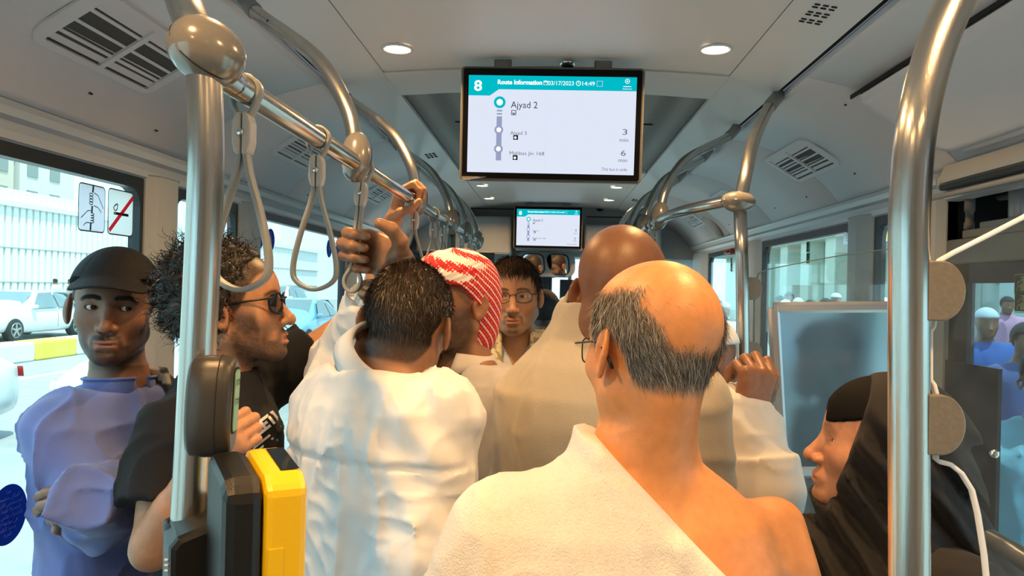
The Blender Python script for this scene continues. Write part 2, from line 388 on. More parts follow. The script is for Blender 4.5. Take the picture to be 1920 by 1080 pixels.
# ceiling cameras
for px,py,d,lab,sz in ((1064,119,2.24,'small black dome camera above the large route screen',.022),(1300,391-1,5.2,'small dark dome camera on the ceiling near the front',.035)):
    if d>5: px,py = 1125,392
    p = WZ(px,py-2,ZC+.66); r = thing('dome_camera', lab, 'camera', p)
    b = bmesh.new(); lathe(b, [(sz*1.1,0),(sz*1.15,-.004),(sz,-.008),(sz*.9,-.01)], 24, Matrix.Translation(p)); obj('mount_ring', b, mat('chrome',(.8,.8,.8),.1,1.), r, True)
    b = bmesh.new(); lathe(b, [(sz*.85,-.008),(sz*.7,-.018),(sz*.3,-.026),(.0005,-.028)], 20, Matrix.Translation(p)); obj('dome', b, M_black, r, True)
# dark rounded thing cut by the top edge of the picture
p = WZ(1690,-4,ZC+.60); r = thing('ceiling_mirror','black rounded ceiling fixture beside the bent top of the steel pole','mirror',p)
b = bmesh.new(); prism(b, rrect(.16,.07,.03), 0, .05, Matrix.Translation((p.x,p.y-.02,p.z))); obj('housing', b, M_black, r, bevel=.008)

# ---- window walls
M_frame = mat('black_window_band', (.012,.014,.016), .35)
XW = 1.172
ZT = ZC+.288; ZG = ZC+.256; ZB = .70
nwin = [0]
def window(side, y0, y1, zb=ZB, zt=ZG, r=.05):
    nwin[0] += 1
    root = structure(thing('window_%d'%nwin[0],'','')); del root['label']; del root['category']
    root.location = (side*XW,(y0+y1)/2,zb)
    cy,cz = (y0+y1)/2,(zb+zt)/2
    inner = [(cy+a,cz+c) for a,c in rrect(y1-y0-.03,zt-zb,r,5)]
    n = len(inner); oy0,oy1,oz0,oz1 = y0-.005,y1+.005,zb-.05,ZT
    outer = [(oy1 if a>cy else oy0, oz1 if c>cz else oz0) for a,c in inner]
    # put outer points on the rectangle edge nearest to the inner ones
    outer = []
    for a,c in inner:
        da,dc = a-cy,c-cz; k = min((oy1-cy)/abs(da) if da else 9, ((oz1-cz) if dc>0 else (cz-oz0))/abs(dc) if dc else 9); outer.append((cy+da*k,cz+dc*k))
    V = [(side*(XW-.004),a,c) for a,c in inner]+[(side*(XW-.004),a,c) for a,c in outer]+[(side*(XW+.03),a,c) for a,c in inner]
    Fc=[]
    for k in range(n): j=(k+1)%n; Fc += [(k,j,n+j,n+k),(k,2*n+k,2*n+j,j)]
    mesh_obj('window_frame', V, Fc, M_frame, root)
    V = [(side*(XW+x),a,c) for x in (.006,.012) for a,c in [(cy+a,cz+c) for a,c in rrect(y1-y0-.02,zt-zb+.01,r,5)]]
    Fc = [tuple(range(n)),tuple(range(2*n-1,n-1,-1))]+[(k,n+k,n+(k+1)%n,(k+1)%n) for k in range(n)]
    mesh_obj('pane', V, Fc, G_win, root)
    return root
def pillar(side, y0, y1, par):
    w = y1-y0; prof = [(XW+.03,y0),(XW-.006,y0),(XW-.03,y0+w*.22),(XW-.036,y0+w*.4),(XW-.036,y0+w*.75),(XW-.024,y1-w*.08),(XW-.006,y1),(XW+.03,y1)]
    n=len(prof); V=[(side*x,y,z) for z in (0,ZT+.012) for x,y in prof]
    mesh_obj('pillar', V, [(k,(k+1)%n,n+(k+1)%n,n+k) for k in range(n)]+[tuple(range(n)),tuple(range(2*n-1,n-1,-1))], M_pillar, par, bevel=.004)
wl = structure(box('wall_left', (-1.22,Y0,0), (-XW,Y1,ZB-.04), M_wall)); wr = structure(box('wall_right', (XW,2.35,0), (1.22,Y1,ZB-.04), M_wall))
wr2 = box('rear_panel', (XW,Y0,0), (1.22,.2,ZT), M_wall, wr)
l1,l2,l3,l4,l5 = [solve_d(px,-XW,ZC+.1) for px in (264,322,442,480,645)]; l6 = l5+.22
r1,r2,r3,r4,r5 = [solve_d(px,XW,ZC+.05) for px in (1640,1596,1430,1404,1328)]
for y0,y1 in ((-2.1,.25),(.4,l1),(l2,l3),(l4,l5),(l6,5.55)): window(-1,y0,y1)
for y0,y1 in ((-2.2,-2.1),(.25,.4),(l1,l2),(l3,l4),(l5,l6),(5.55,6.3)): pillar(-1,y0,y1,wl)
for y0,y1 in ((2.40,r1),(r2,r3),(r4,r5)): window(1,y0,y1)
for y0,y1 in ((2.33,2.40),(r1,r2),(r3,r4),(r5,6.3)): pillar(1,y0,y1,wr)
structure(box('wall_rear', (-1.2,Y0-.05,0), (1.2,Y0,ZC+.7), M_wall))

# ---- right door with its drive in the dark header
door = structure(thing('door_1','','',(1.2,1.3,0))); del door['label']; del door['category']
M_grn = mat('door_beam_grey_green', (.14,.15,.135), .5); M_lid = mat('header_lid_grey', (.42,.43,.41), .4)
box('header_back', (1.36,.2,ZC+.10), (1.38,2.34,ZC+.40), M_black, door)
box('header_side', (1.17,2.33,ZC+.10), (1.38,2.345,ZC+.40), M_black, door)
box('header_top', (1.17,.2,ZC+.385), (1.38,2.34,ZC+.395), M_black, door)
box('door_beam', (1.17,.2,ZC+.10), (1.24,2.335,ZC+.172), M_grn, door, .004)
box('beam_ledge', (1.17,1.6,ZC+.172), (1.22,2.25,ZC+.195), M_grn, door, .003)
b=bmesh.new(); bx(b,(1.19,1.98,ZC+.195),(1.23,2.20,ZC+.215)); obj('drive_rail', b, mat('drive_grey',(.20,.22,.22),.4,.6), door, bevel=.003)
b=bmesh.new(); lathe(b,[(.024,0),(.026,.004),(.026,.10),(.022,.105)],20,Matrix.Translation((1.25,2.12,ZC+.215))); obj('motor', b, mat('motor_alu',(.33,.33,.33),.4,.5), door, True)
b=bmesh.new(); lathe(b,[(.014,0),(.014,.02),(.011,.022),(.011,.05),(.014,.052),(.014,.12)],14,Matrix.Translation((1.20,2.27,ZC+.20))); obj('drive_post', b, M_grn, door, True)
b=bmesh.new(); bx(b,(1.19,1.88,ZC+.20),(1.21,1.93,ZC+.245)); bx(b,(1.18,1.80,ZC+.195),(1.20,1.96,ZC+.206)); obj('linkage', b, mat('chrome_d',(.5,.5,.5),.2,1.), door, bevel=.002)
for k in range(2):
    b=bmesh.new(); tube(b,[(1.30+.02*k,2.3-.2*i,ZC+.30+.03*k-.02*math.sin(i*.6)) for i in range(10)],.012,8); obj('cable_duct', b, M_grn, door, True)
# grey lid rolled over the header, black seal under it
pr=[(1.10,.372),(1.085,.335),(1.09,.315),(1.12,.318),(1.16,.36)]
V=[(x,y,ZC+z) for y in (.2,2.22) for x,z in pr]; n=len(pr)
mesh_obj('header_lid', V, [(i,i+1,n+i+1,n+i) for i in range(n-1)]+[tuple(range(n)),tuple(range(2*n-1,n-1,-1))], M_lid, door, bevel=.008)
b=bmesh.new(); tube(b,[(1.092,.2,ZC+.308),(1.092,2.2,ZC+.308)],0,flat=(.008,.012)); obj('lid_seal', b, M_dark, door)
b=bmesh.new(); tube(b,[(1.10,.2,ZC+.290),(1.10,2.3,ZC+.290)],.009,10); obj('lower_rail', b, M_lid, door, True)
box('door_leaf_panel', (1.172,2.06,.05), (1.182,2.33,1.44), M_black, door)
# two door leaves of glass in black frames
for y0,y1 in ((1.30,2.33),(.2,1.29)):
    lf = box('door_leaf_frame', (1.18,y0,.05), (1.20,y0+.04,ZC+.10), M_dark, door)
    for lo,hi in (((1.18,y1-.10,.05),(1.20,y1,ZC+.10)),((1.18,y0,ZC+.045),(1.20,y1,ZC+.10)),((1.18,y0,.05),(1.20,y1,.16))): box('door_leaf_frame', lo, hi, M_dark, door)
    box('pane', (1.186,y0,.1), (1.192,y1,ZC+.10), G_win, door)
# ------------------------------------------------------------------ rails, poles, joints
RX = .37
def ball(name, p, axis, r, L, m, par, seg=24):
    """egg-shaped two-half clamp joint, long axis given"""
    ax = Vector(axis).normalized(); q = Vector((0,0,1)).rotation_difference(ax).to_matrix().to_4x4()
    prof = []
    for k in range(15):
        a = math.pi*k/14; prof.append((max(r*math.sin(a)**.85,.0004), -L*math.cos(a)))
    b = bmesh.new(); lathe(b, prof, seg, Matrix.Translation(p) @ q, cap=False); o = obj(name, b, m, par, True)
    b = bmesh.new(); ring=[]
    pts = [Vector(p)+ (q.to_3x3() @ Vector((r*1.003*math.cos(t)*1., 0, 0)))*1 for t in (0,)]
    path = [Vector(p)+q.to_3x3() @ Vector((r*1.002*math.sin(2*math.pi*k/32)**1, 0, L*1.002*math.cos(2*math.pi*k/32))) for k in range(32)]
    tube(b, path, .0009, 6, closed=True); obj('joint_seam', b, M_gap, o)
    return o
RAIL_L = W(500,197,RX*F/530); 
zl = RAIL_L.z; xl = RAIL_L.x
rail = thing('left_grab_rail','steel grab rail with grey joints and curved hangers along the left windows','grab rail',(xl,.84,zl))
rail.name = 'grab_rail'
b=bmesh.new(); tube(b,[(xl,.86,zl),(xl,solve_d(897,xl,zl)+.02,zl)],.0155,20); obj('bar', b, M_steel_y, rail)
def hanger(yj, yc, side, x, z, par, r=.0155):
    top = Vector((side*.675, yc, ZC+.612))
    p = catmull([top, top+Vector((-side*.05,-.05*(1 if yc>yj else 0),-.05)), Vector((x+side*.10,(yj*.65+yc*.35),z+.22)), Vector((x+side*.025,yj+.02,z+.11)), Vector((x,yj,z+.02))], 8)
    k = len(p)//7
    b=bmesh.new(); tube(b,p[k+2:],r,16); obj('hanger', b, M_steel, par)
    b=bmesh.new(); tube(b,p[:k+4],r*1.16,14); obj('hanger_socket', b, mat('socket_grey',(.25,.24,.23),.45), par, True)
    b=bmesh.new(); q=p[k+6]; tube(b,[q+Vector((0,-r*.98,0)),q+Vector((0,-r*1.05,0))],.003,8); obj('screw', b, M_gap, par)
JL=[solve_d(px,xl,zl+.012) for px in (668,782,846,874,896)]
for yj,yc in [(y,y+.16+.05*k) for k,y in enumerate(JL)]:
    hanger(yj,yc,-1,xl,zl,rail)
    ball('joint', (xl,yj,zl+.012), (0,.15,1), .030, .050, M_ball, rail)
b=bmesh.new(); tube(b,[(xl,JL[2]+.02,zl-.02),(xl,JL[2]+.02,.0)],.0165,16); obj('drop_pole', b, M_steel, rail)
# the near left pole
pj = W(383,97,.84)
lp = thing('handrail_pole','bent brushed steel pole with glossy ball joint by the ticket reader','pole',W(352,1000,.84))
dn = [pj, W(383,125,.84), W(386,220,.84), W(386,330,.84), W(379,500,.84), W(369,700,.84), W(354,985,.84)]
dd = (dn[-1]-dn[-2]); end=dn[-1]+dd*(( -dn[-1].z)/dd.z); lp.location = end
up_p = catmull([pj, W(352,25,.86), W(318,-55,.92), W(255,-150,1.0)], 8)
b=bmesh.new(); tube(b, up_p, .0195, 22); obj('upper_tube', b, M_steel, lp)
dn = [pj, W(383,125,.84), W(386,220,.84), W(386,330,.84), W(379,500,.84), W(369,700,.84), W(354,985,.84)]
dd = (dn[-1]-dn[-2]); end=dn[-1]+dd*(( -dn[-1].z)/dd.z); lp.location = end
b=bmesh.new(); tube(b, catmull(dn,8)+[end], .0195, 24); obj('lower_tube', b, M_steel, lp)
bj = ball('joint', (pj+Vector((.003,.0,.0))), (.55,.45,-.35), .036, .043, M_ball, lp, 32)
ph = W(326,99,.82); b=bmesh.new(); tube(b,[ph,ph+Vector((.006,.002,0))],.0052,12); obj('screw_hole', b, mat('brass_screw',(.35,.26,.15),.35,.9), bj)
b=bmesh.new(); tube(b,[pj+Vector((.008,.01,-.004)),Vector((xl,.90,zl))],.0165,20); obj('rail_stub', b, M_steel_y, lp)
# the big right pole
rp = thing('handrail_pole','thick brushed steel pole holding the smudged glass partition, top bent to the right','pole')
pts = [W(1850,-110,.83), W(1792,0,.82), W(1748,110,.81), W(1718,240,.80), W(1706,380,.80), W(1704,540,.80), W(1704,800,.80), W(1705,1080,.80)]
dd = pts[-1]-pts[-2]; end=pts[-1]+dd*(-pts[-1].z/dd.z); rp.location = end
b=bmesh.new(); tube(b, catmull(pts,8)+[end], .0195, 28); obj('tube', b, M_steel, rp)
def half_disc(p, rx, rz, th, par, m, name='glass_clamp'):
    n=18; pts=[(0,-rz*1.0),(rx*.35,-rz*1.0)]+[(rx*.35+rx*.65*math.sin(math.pi*k/n), -rz*math.cos(math.pi*k/n)) for k in range(1,n)]+[(rx*.35,rz),(0,rz)]
    b=bmesh.new(); prism(b,pts,-th,th,Matrix.Translation(p) @ Matrix.Rotation(math.pi/2,4,'X')); return obj(name,b,m,par,bevel=.0015)
M_clamp = mat('brushed_bronze_clamp', (.24,.22,.19), .38, .4, noise=.12, nscale=200)
for py in (545,795): half_disc(W(1736,py,.79), .0365, .0300, .006, rp, M_clamp)
# smudged glass partition of the right pole
M_edge = mat('painted_glow_edge', (.80,.86,.92), .25, .0)  # near-white base colour holds the glow of light piped along the edge
gp = thing('glass_partition','smudged glass partition with bright edge clamped to the thick right pole','glass partition',W(1800,1060,.80))
out = [(1990,368),(1920,408),(1850,444),(1790,474),(1765,488),(1753,505),(1749,525),(1749,590),(1754,600),(1752,612),(1746,622),(1746,712),(1753,722),(1758,740),(1757,862),(1764,867),(1785,872),(1805,888),(1825,920),(1836,965),(1848,1040),(1856,1120),(1868,1300)]
edge = [W(x,y,.80) for x,y in out]
pl = edge + [W(1990,1300,.80)]
b=bmesh.new(); n=len(pl); Av=[b.verts.new(v) for v in pl]; Bv=[b.verts.new(v+Vector((0,.006,0))) for v in pl]
b.faces.new(Av); b.faces.new(Bv[::-1])
for k in range(n): b.faces.new((Av[k],Av[(k+1)%n],Bv[(k+1)%n],Bv[k]))
obj('pane', b, G_dirty, gp)
b=bmesh.new(); tube(b,[e+Vector((0,.003,0)) for e in edge],0,flat=(.0022,.0034),up=(1,0,0)); obj('polished_edge', b, M_edge, gp)
p=W(1863,850,.798); b=bmesh.new(); lathe(b,[(.0045,0),(.0045,.003),(.002,.004)],16,Matrix.Translation(p)@Matrix.Rotation(math.pi/2,4,'X')); obj('bolt', b, mat('chrome',(.8,.8,.8),.1,1.), gp, True)
# curved dark tube low on the right
tb = thing('curved_handrail','dark curved handrail tube beside the glass at the bottom right','handrail',W(1900,1040,.95))
b=bmesh.new(); tube(b, catmull([W(1855,1010,1.0),W(1880,1024,.97),W(1915,1046,.93),W(1990,1110,.86),W(2010,1300,.84)],6), .0125, 14); obj('tube', b, mat('dark_steel',(.22,.21,.20),.3,.9), tb)
# middle pole, bar and right rail
pm = W(1387,378,2.1); RAIL_R = W(1236,412,2.62); xr, zr = RAIL_R.x, RAIL_R.z
mp = thing('handrail_pole','slim steel pole with oval joint before the clear glass partition','pole')
dn=[pm, W(1391,480,2.1), W(1393,640,2.1)]; dd=dn[-1]-dn[-2]; mp.location=dn[-1]+dd*(-dn[-1].z/dd.z)
top = Vector((.690,2.40,ZC+.612))
pp = catmull([top, W(1440,205,2.33), W(1413,265,2.22), W(1399,325,2.13), pm+Vector((.003,0,.01))],8)
b=bmesh.new(); tube(b, pp[5:], .0175, 18); obj('upper_tube', b, M_steel, mp)
b=bmesh.new(); tube(b, pp[:8], .0200, 16); obj('hanger_socket', b, mat('socket_grey',(.25,.24,.23),.45), mp, True)
dn=[pm, W(1391,480,2.1), W(1393,640,2.1)]; dd=dn[-1]-dn[-2]; dn.append(dn[-1]+dd*(-dn[-1].z/dd.z)); mp.location=dn[-1]
b=bmesh.new(); tube(b, dn, .0175, 18); obj('lower_tube', b, M_steel, mp)
ball('joint', pm+Vector((-.004,0,0)), (1,0,-.02), .028, .046, M_ball, mp)
rr = thing('grab_rail','steel grab rail that bends to the slim pole on the right side','grab rail',(xr,2.6,zr))
bp = catmull([pm+Vector((-.03,.0,.001)), W(1330,384,2.15), W(1285,394,2.25), W(1255,404,2.42), Vector((xr,2.7,zr)), Vector((xr,3.1,zr))],8)+[Vector((xr,5.3,zr))]
b=bmesh.new(); tube(b, bp, .0155, 18); obj('bar', b, M_steel_y, rr)
for yj,yc in ((2.62,2.87),(3.05,3.35),(3.7,4.0),(4.4,4.7)):
    hanger(yj,yc,1,xr,zr,rr); ball('joint', (xr+.002,yj,zr+.014), (.1,.1,1), .029, .048, M_ball, rr)
# clear partition of the slim pole, with its clamps, and the silver poster frame
cp = thing('glass_partition','clear glass partition clamped to the slim pole in front of the window','glass partition',W(1520,700,2.14))
out = [(1414,780),(1414,560),(1416,530),(1424,512),(1440,505),(1530,487),(1600,475),(1668,467),(1745,458)]
edge=[W(x,y,2.14) for x,y in out]; pl=edge+[W(1745,1150,2.14),W(1414,1150,2.14)]
b=bmesh.new(); n=len(pl); Av=[b.verts.new(v) for v in pl]; Bv=[b.verts.new(v+Vector((0,.008,0))) for v in pl]
b.faces.new(Av); b.faces.new(Bv[::-1])
for k in range(n): b.faces.new((Av[k],Av[(k+1)%n],Bv[(k+1)%n],Bv[k]))
obj('pane', b, G_part, cp)
b=bmesh.new(); tube(b,[e+Vector((0,.004,0)) for e in edge],0,flat=(.0014,.0045),up=(1,0,0)); obj('polished_edge', b, mat('glass_edge_grey',(.16,.22,.22),.2), cp)
for py in (541,662): half_disc(W(1403,py,2.125), .037, .031, .006, mp, M_clamp)
M_alu = mat('silver_frame', (.58,.60,.64), .3, .7)
fr = thing('poster_frame','silver snap frame with frosted sheet hanging on the clear partition','frame',W(1560,880,2.11))
x0,x1,y0_,y1_ = 1449,1668,577,885
fp = lambda px,py: W(px,py,2.11)
TL,TR,BR,BL = fp(x0,y0_),fp(1676,575),fp(1676,885),fp(1466,885)
def bar(P,Q,w,name='frame_bar'):
    d=(Q-P).normalized(); n=Vector((0,-1,0)); s=n.cross(d); b=bmesh.new()
    prof=[(-w/2,0),(-w/2,.010),(-w/4,.015),(w/4,.012),(w/2,.005),(w/2,0)]
    A_=[b.verts.new(P+s*a+n*c) for a,c in prof]; B_=[b.verts.new(Q+s*a+n*c) for a,c in prof]
    b.faces.new(A_); b.faces.new(B_[::-1])
    for k in range(len(prof)): b.faces.new((A_[k],A_[(k+1)%6],B_[(k+1)%6],B_[k]))
    return obj(name,b,M_alu,fr)
bar(TL,TR,.030); bar(TR,BR,.030); bar(BR,BL,.030); bar(BL,TL,.030)
mfrost = bpy.data.materials.new('frosted_sheet'); mfrost.use_nodes=True; nt=mfrost.node_tree; nt.nodes.clear()
o_=nt.nodes.new('ShaderNodeOutputMaterial'); tl=nt.nodes.new('ShaderNodeBsdfTranslucent'); tl.inputs[0].default_value=(.55,.66,.78,1)
gl=nt.nodes.new('ShaderNodeBsdfGlossy'); gl.inputs['Roughness'].default_value=.22; gl.inputs[0].default_value=(.75,.8,.85,1)
rf=nt.nodes.new('ShaderNodeBsdfRefraction'); rf.inputs['Roughness'].default_value=.55; rf.inputs['IOR'].default_value=1.12; rf.inputs[0].default_value=(.62,.72,.82,1)
m1=nt.nodes.new('ShaderNodeMixShader'); m1.inputs[0].default_value=.80; m2=nt.nodes.new('ShaderNodeMixShader'); m2.inputs[0].default_value=.06
nt.links.new(tl.outputs[0],m1.inputs[1]); nt.links.new(rf.outputs[0],m1.inputs[2]); nt.links.new(m1.outputs[0],m2.inputs[1]); nt.links.new(gl.outputs[0],m2.inputs[2]); nt.links.new(m2.outputs[0],o_.inputs[0])
mesh_obj('frosted_sheet',[TL+Vector((0,-.003,0)),TR+Vector((0,-.003,0)),BR+Vector((0,-.003,0)),BL+Vector((0,-.003,0))],[(0,1,2,3)],mfrost,fr)

# ------------------------------------------------------------------ strap loops
def strap_mesh(L=.246):
    """local: origin on the rail axis, hanging down -z, loop in the x-z plane"""
    root = thing('strap_handle','','',local=True)
    r=.0185
    band=[Vector((r*math.cos(a),0,r*math.sin(a))) for a in [math.radians(-35+250*k/16) for k in range(17)]]
    band=[Vector((.003,0,-.036)),Vector((.0125,0,-.020))]+band+[Vector((-.0125,0,-.020)),Vector((-.003,0,-.036))]
    b=bmesh.new(); tube(b,catmull(band,3),0,flat=(.0022,.0085),up=(1,0,0)); obj('hanging_band',b,M_strap,root,True)
    for s in (-1,1):
        b=bmesh.new(); pts=[(s*x,z) for x,z in ((.0006,-.026),(.0085,-.029),(.0118,-.040),(.0120,-.064),(.0085,-.078),(.0006,-.081))]
        if s<0: pts=pts[::-1]
        prism(b,pts,-.0125,.0125,Matrix.Rotation(math.pi/2,4,'X')); h=obj('clip_half',b,M_clip,root,bevel=.0035)
    b=bmesh.new(); tube(b,[(.0,-.0125,-.053),(.0,-.0137,-.053)],.0040,12); obj('rivet',b,mat('chrome',(.8,.8,.8),.1,1.),root,True)
    hw=.0345
    loop=[Vector(p) for p in ((.003,0,-.074),(.009,0,-.105),(.024,0,-.155),(hw,0,-.205),(.030,0,-.232),(0,0,-L),(-.030,0,-.232),(-hw,0,-.205),(-.024,0,-.155),(-.009,0,-.105),(-.003,0,-.074))]
    b=bmesh.new(); tube(b,catmull(loop,6),0,flat=(.0032,.0082),up=(1,0,0)); obj('grip_loop',b,M_strap,root,True)
    return root
st0 = strap_mesh(); st0['category']='strap'; st0['group']='grey strap handles on the left rail'
specs = [(460,.0,'grey strap handle hanging beside the near bent pole'),(596,.08,'grey strap handle with wide open loop hanging alone on the left rail'),
         (682,-.1,'grey strap handle gripped by the raised fist'),(777,.0,'grey strap handle hanging right under the hand on the rail'),
         (813,.1,'grey strap handle of the pair above the red headscarf, nearer one'),(832,-.1,'grey strap handle of the pair above the red headscarf, farther one'),
         (866,.1,'grey strap handle on the left rail just past the dropping pole'),(881,-.1,'grey strap handle next to last on the left rail'),(890,0,'grey strap handle at the far end of the left rail')]
STRAPS=[]
for i,(px,rz,lab) in enumerate(specs):
    d = solve_d(px,xl,zl); r = st0 if i==0 else dup(st0,(0,0,0))
    if px==777: d=JL[1]-.036
    r.location=(xl,d,zl); r.rotation_euler=(-.06 if px==682 else 0,.06 if px==682 else 0,0 if px==682 else rz); r['label']=lab; STRAPS.append(r)
    if px==682:      # squeezed shut by the fist
        for ch in r.children:
            if ch.name.startswith('grip_loop'):
                h=[(.0042,-.074),(.0042,-.120),(.0042,-.170),(.0048,-.200),(.0150,-.222),(.0160,-.236),(.0095,-.248)]
                b=bmesh.new(); tube(b,catmull([Vector((x,0,z)) for x,z in h]+[Vector((0,0,-.252))]+[Vector((-x,0,z)) for x,z in h[::-1]],6),0,flat=(.0032,.0082),up=(1,0,0))
                me=bpy.data.meshes.new('grip_loop'); b.to_mesh(me); b.free(); me.materials.append(M_strap); me.polygons.foreach_set('use_smooth',[True]*len(me.polygons)); ch.data=me
for px,rz in ((1226,.2),(1219,-.2),(1196,.1)):
    d = solve_d(px,xr,zr); r=dup(st0,(xr,d,zr),(0,0,rz)); r['group']='grey strap handles on the right rail'
    r['label']={1226:'grey strap handle on the right rail beside the bend',1219:'grey strap handle on the right rail behind the first one',1196:'grey strap handle far along the right rail above the bald head'}[px]

# ------------------------------------------------------------------ stop button and ticket reader
sb = thing('stop_button','dark grey oval stop button box with green display on the left pole','stop button',W(405,780,.80))
Mh = mat('housing_dark_taupe',(.040,.037,.033),.32,bump=.1,bscale=800); Mg = mat('green_display',(.16,.38,.22),.3)
cpt = W(411,761,.80)
ang = math.radians(58)          # turned to face the aisle
X_=Vector((math.sin(ang)*1.,-math.cos(ang),0)); 
nrm=Vector((math.cos(math.radians(11)),math.sin(math.radians(11)),0)).normalized()   # face normal: towards +x, a little to the camera
tan=Vector((-nrm.y,nrm.x,0)); upv=Vector((.03,0,1)).normalized()
Mx=frame_m(cpt,tan,upv,nrm)
oval=[(x*.025,y*.054) for x,y in [(math.copysign(abs(math.cos(t))**.85,math.cos(t)),math.copysign(abs(math.sin(t))**.88,math.sin(t))) for t in [2*math.pi*k/40 for k in range(40)]]]
b=bmesh.new(); rings=[]
for k,(sc,z) in enumerate(((.80,-.030),(.95,-.026),(1.,-.012),(1.,.004),(.95,.012),(.80,.016))): rings.append([b.verts.new(Mx@Vector((x*sc,y*(1-(1-sc)*.6),z))) for x,y in oval])
for R1,R2 in zip(rings,rings[1:]):
    for k in range(40): f=b.faces.new((R1[k],R1[(k+1)%40],R2[(k+1)%40],R2[k])); f.smooth=True
b.faces.new(rings[0][::-1]); b.faces.new(rings[-1]); obj('housing',b,Mh,sb)
b=bmesh.new(); tube(b,[Mx@Vector((x*1.003,y*1.003,.001)) for x,y in oval],.0006,6,closed=True); obj('seam',b,M_gap,sb)
b=bmesh.new(); prism(b,rrect(.024,.066,.008),.0145,.0178,Mx@Matrix.Translation((0,.006,0))); dsp=obj('display',b,Mg,sb,bevel=.001)
b=bmesh.new(); prism(b,rrect(.028,.070,.009),.0140,.0168,Mx@Matrix.Translation((0,.006,0))); obj('display_rim',b,M_gap,sb)
for s_,yy in (('STOP',.022),('STOP',.002)): text_obj('lettering',s_,.009,M_gap,Mx@Matrix.Translation((-.010,yy,.0182)),dsp)

My = mat('yellow_reader_plastic',(.80,.50,.004),.32,bump=.08,bscale=700)
tk = thing('ticket_reader','black and yellow ticket reader box on the bent left pole','ticket reader',W(450,1080,.74))
# reader frame: front face looks down the bus to +x side; built in a turned local frame
def rd(px,py,d): return W(px,py,d)
# measured silhouette corners: black shell back edge, yellow front band
ang=math.radians(31)
ex=Vector((math.cos(ang),math.sin(ang),0)); ey=Vector((-math.sin(ang),math.cos(ang),0)); ez=Vector((0,0,1))
o_t = W(497,905,.70)          # near top edge where black meets yellow
Mr=frame_m(o_t,ex,ey,ez)
# cross-section seen from the side is x (black -> yellow); depth y runs away from the viewer; the top slopes down to the viewer
def shell(name,x0,x1,m,par,dy=0.,top=0.,bev=.008):
    pts=[(0+dy,-.30),(0+dy,-.008),(.016,.004+top),(.098,.010+top),(.122,.006+top),(.122,-.30)]
    b=bmesh.new(); A_=[b.verts.new(Mr@Vector((x0,y,z))) for y,z in pts]; B_=[b.verts.new(Mr@Vector((x1,y,z))) for y,z in pts]
    b.faces.new(A_); b.faces.new(B_[::-1])
    for k in range(len(pts)): b.faces.new((A_[k],A_[(k+1)%6],B_[(k+1)%6],B_[k]))
    return obj(name,b,m,par,bevel=bev)
shell('black_shell',-.036,.0,M_black,tk,bev=.010)
yb=shell('yellow_shell',.0004,.040,My,tk,-.001,.0005,.007)
b=bmesh.new(); bx(b,(.004,-.0018,-.145),(.018,-.0005,-.062)); 
for v in b.verts: v.co = Mr@v.co
obj('latch_recess',b,My,yb,bevel=.002)
b=bmesh.new(); A_=[Mr@Vector(p) for p in ((.018,.020,.0058),(.036,.020,.0058),(.036,.096,.0114),(.018,.096,.0114))]
mesh_obj('reader_window',A_,[(0,1,2,3)],mat('black_glass',(.004,.005,.006),.06),tk)
# pole clamp
cl = thing('pole_clamp','black plastic clamp block gripping the bent left pole, below the stop button','clamp',W(370,1080,.80))
Mc=frame_m(W(372,1000,.80),ex,ey,ez)
pts=[(-.055,-.35),(-.036,-.002),(-.028,.010),(.036,.026),(.040,.020),(.040,-.35)]
def cshell(x0,x1,nm,m,dy0,dy1,bev):
    b=bmesh.new(); q=[(-.030,-.30),(-.030,-.006),(-.022,.004),(.046,.026),(.050,.020),(.050,-.30)]
    A_=[b.verts.new(Mc@Vector((a,dy0,z))) for a,z in q]; B_=[b.verts.new(Mc@Vector((a,dy1,z))) for a,z in q]
    b.faces.new(A_); b.faces.new(B_[::-1])
    for k in range(6): b.faces.new((A_[k],A_[(k+1)%6],B_[(k+1)%6],B_[k]))
    return obj(nm,b,m,cl,bevel=bev)
cshell(0,0,'clamp_body',M_black,-.022,.060,.009)
b=bmesh.new(); lathe(b,[(.0205,0),(.026,0),(.026,.012),(.0205,.012)],28,Matrix.Translation(W(353,988,.84)-Vector((0,0,.004))),cap=False); obj('collar',b,M_black,cl,True)
for k in range(3):
    p=W(309,1050+k*10,.752); b=bmesh.new(); tube(b,[p,p+Vector((.004,0,0))],.0016,8); obj('vent_dot',b,M_trim,cl)
b=bmesh.new(); tube(b,[Mc@Vector((.034,.012,.0)),Mc@Vector((.062,.012,.004))],.006,10); obj('clamp_screw',b,mat('chrome',(.8,.8,.8),.1,1.),cl,True)
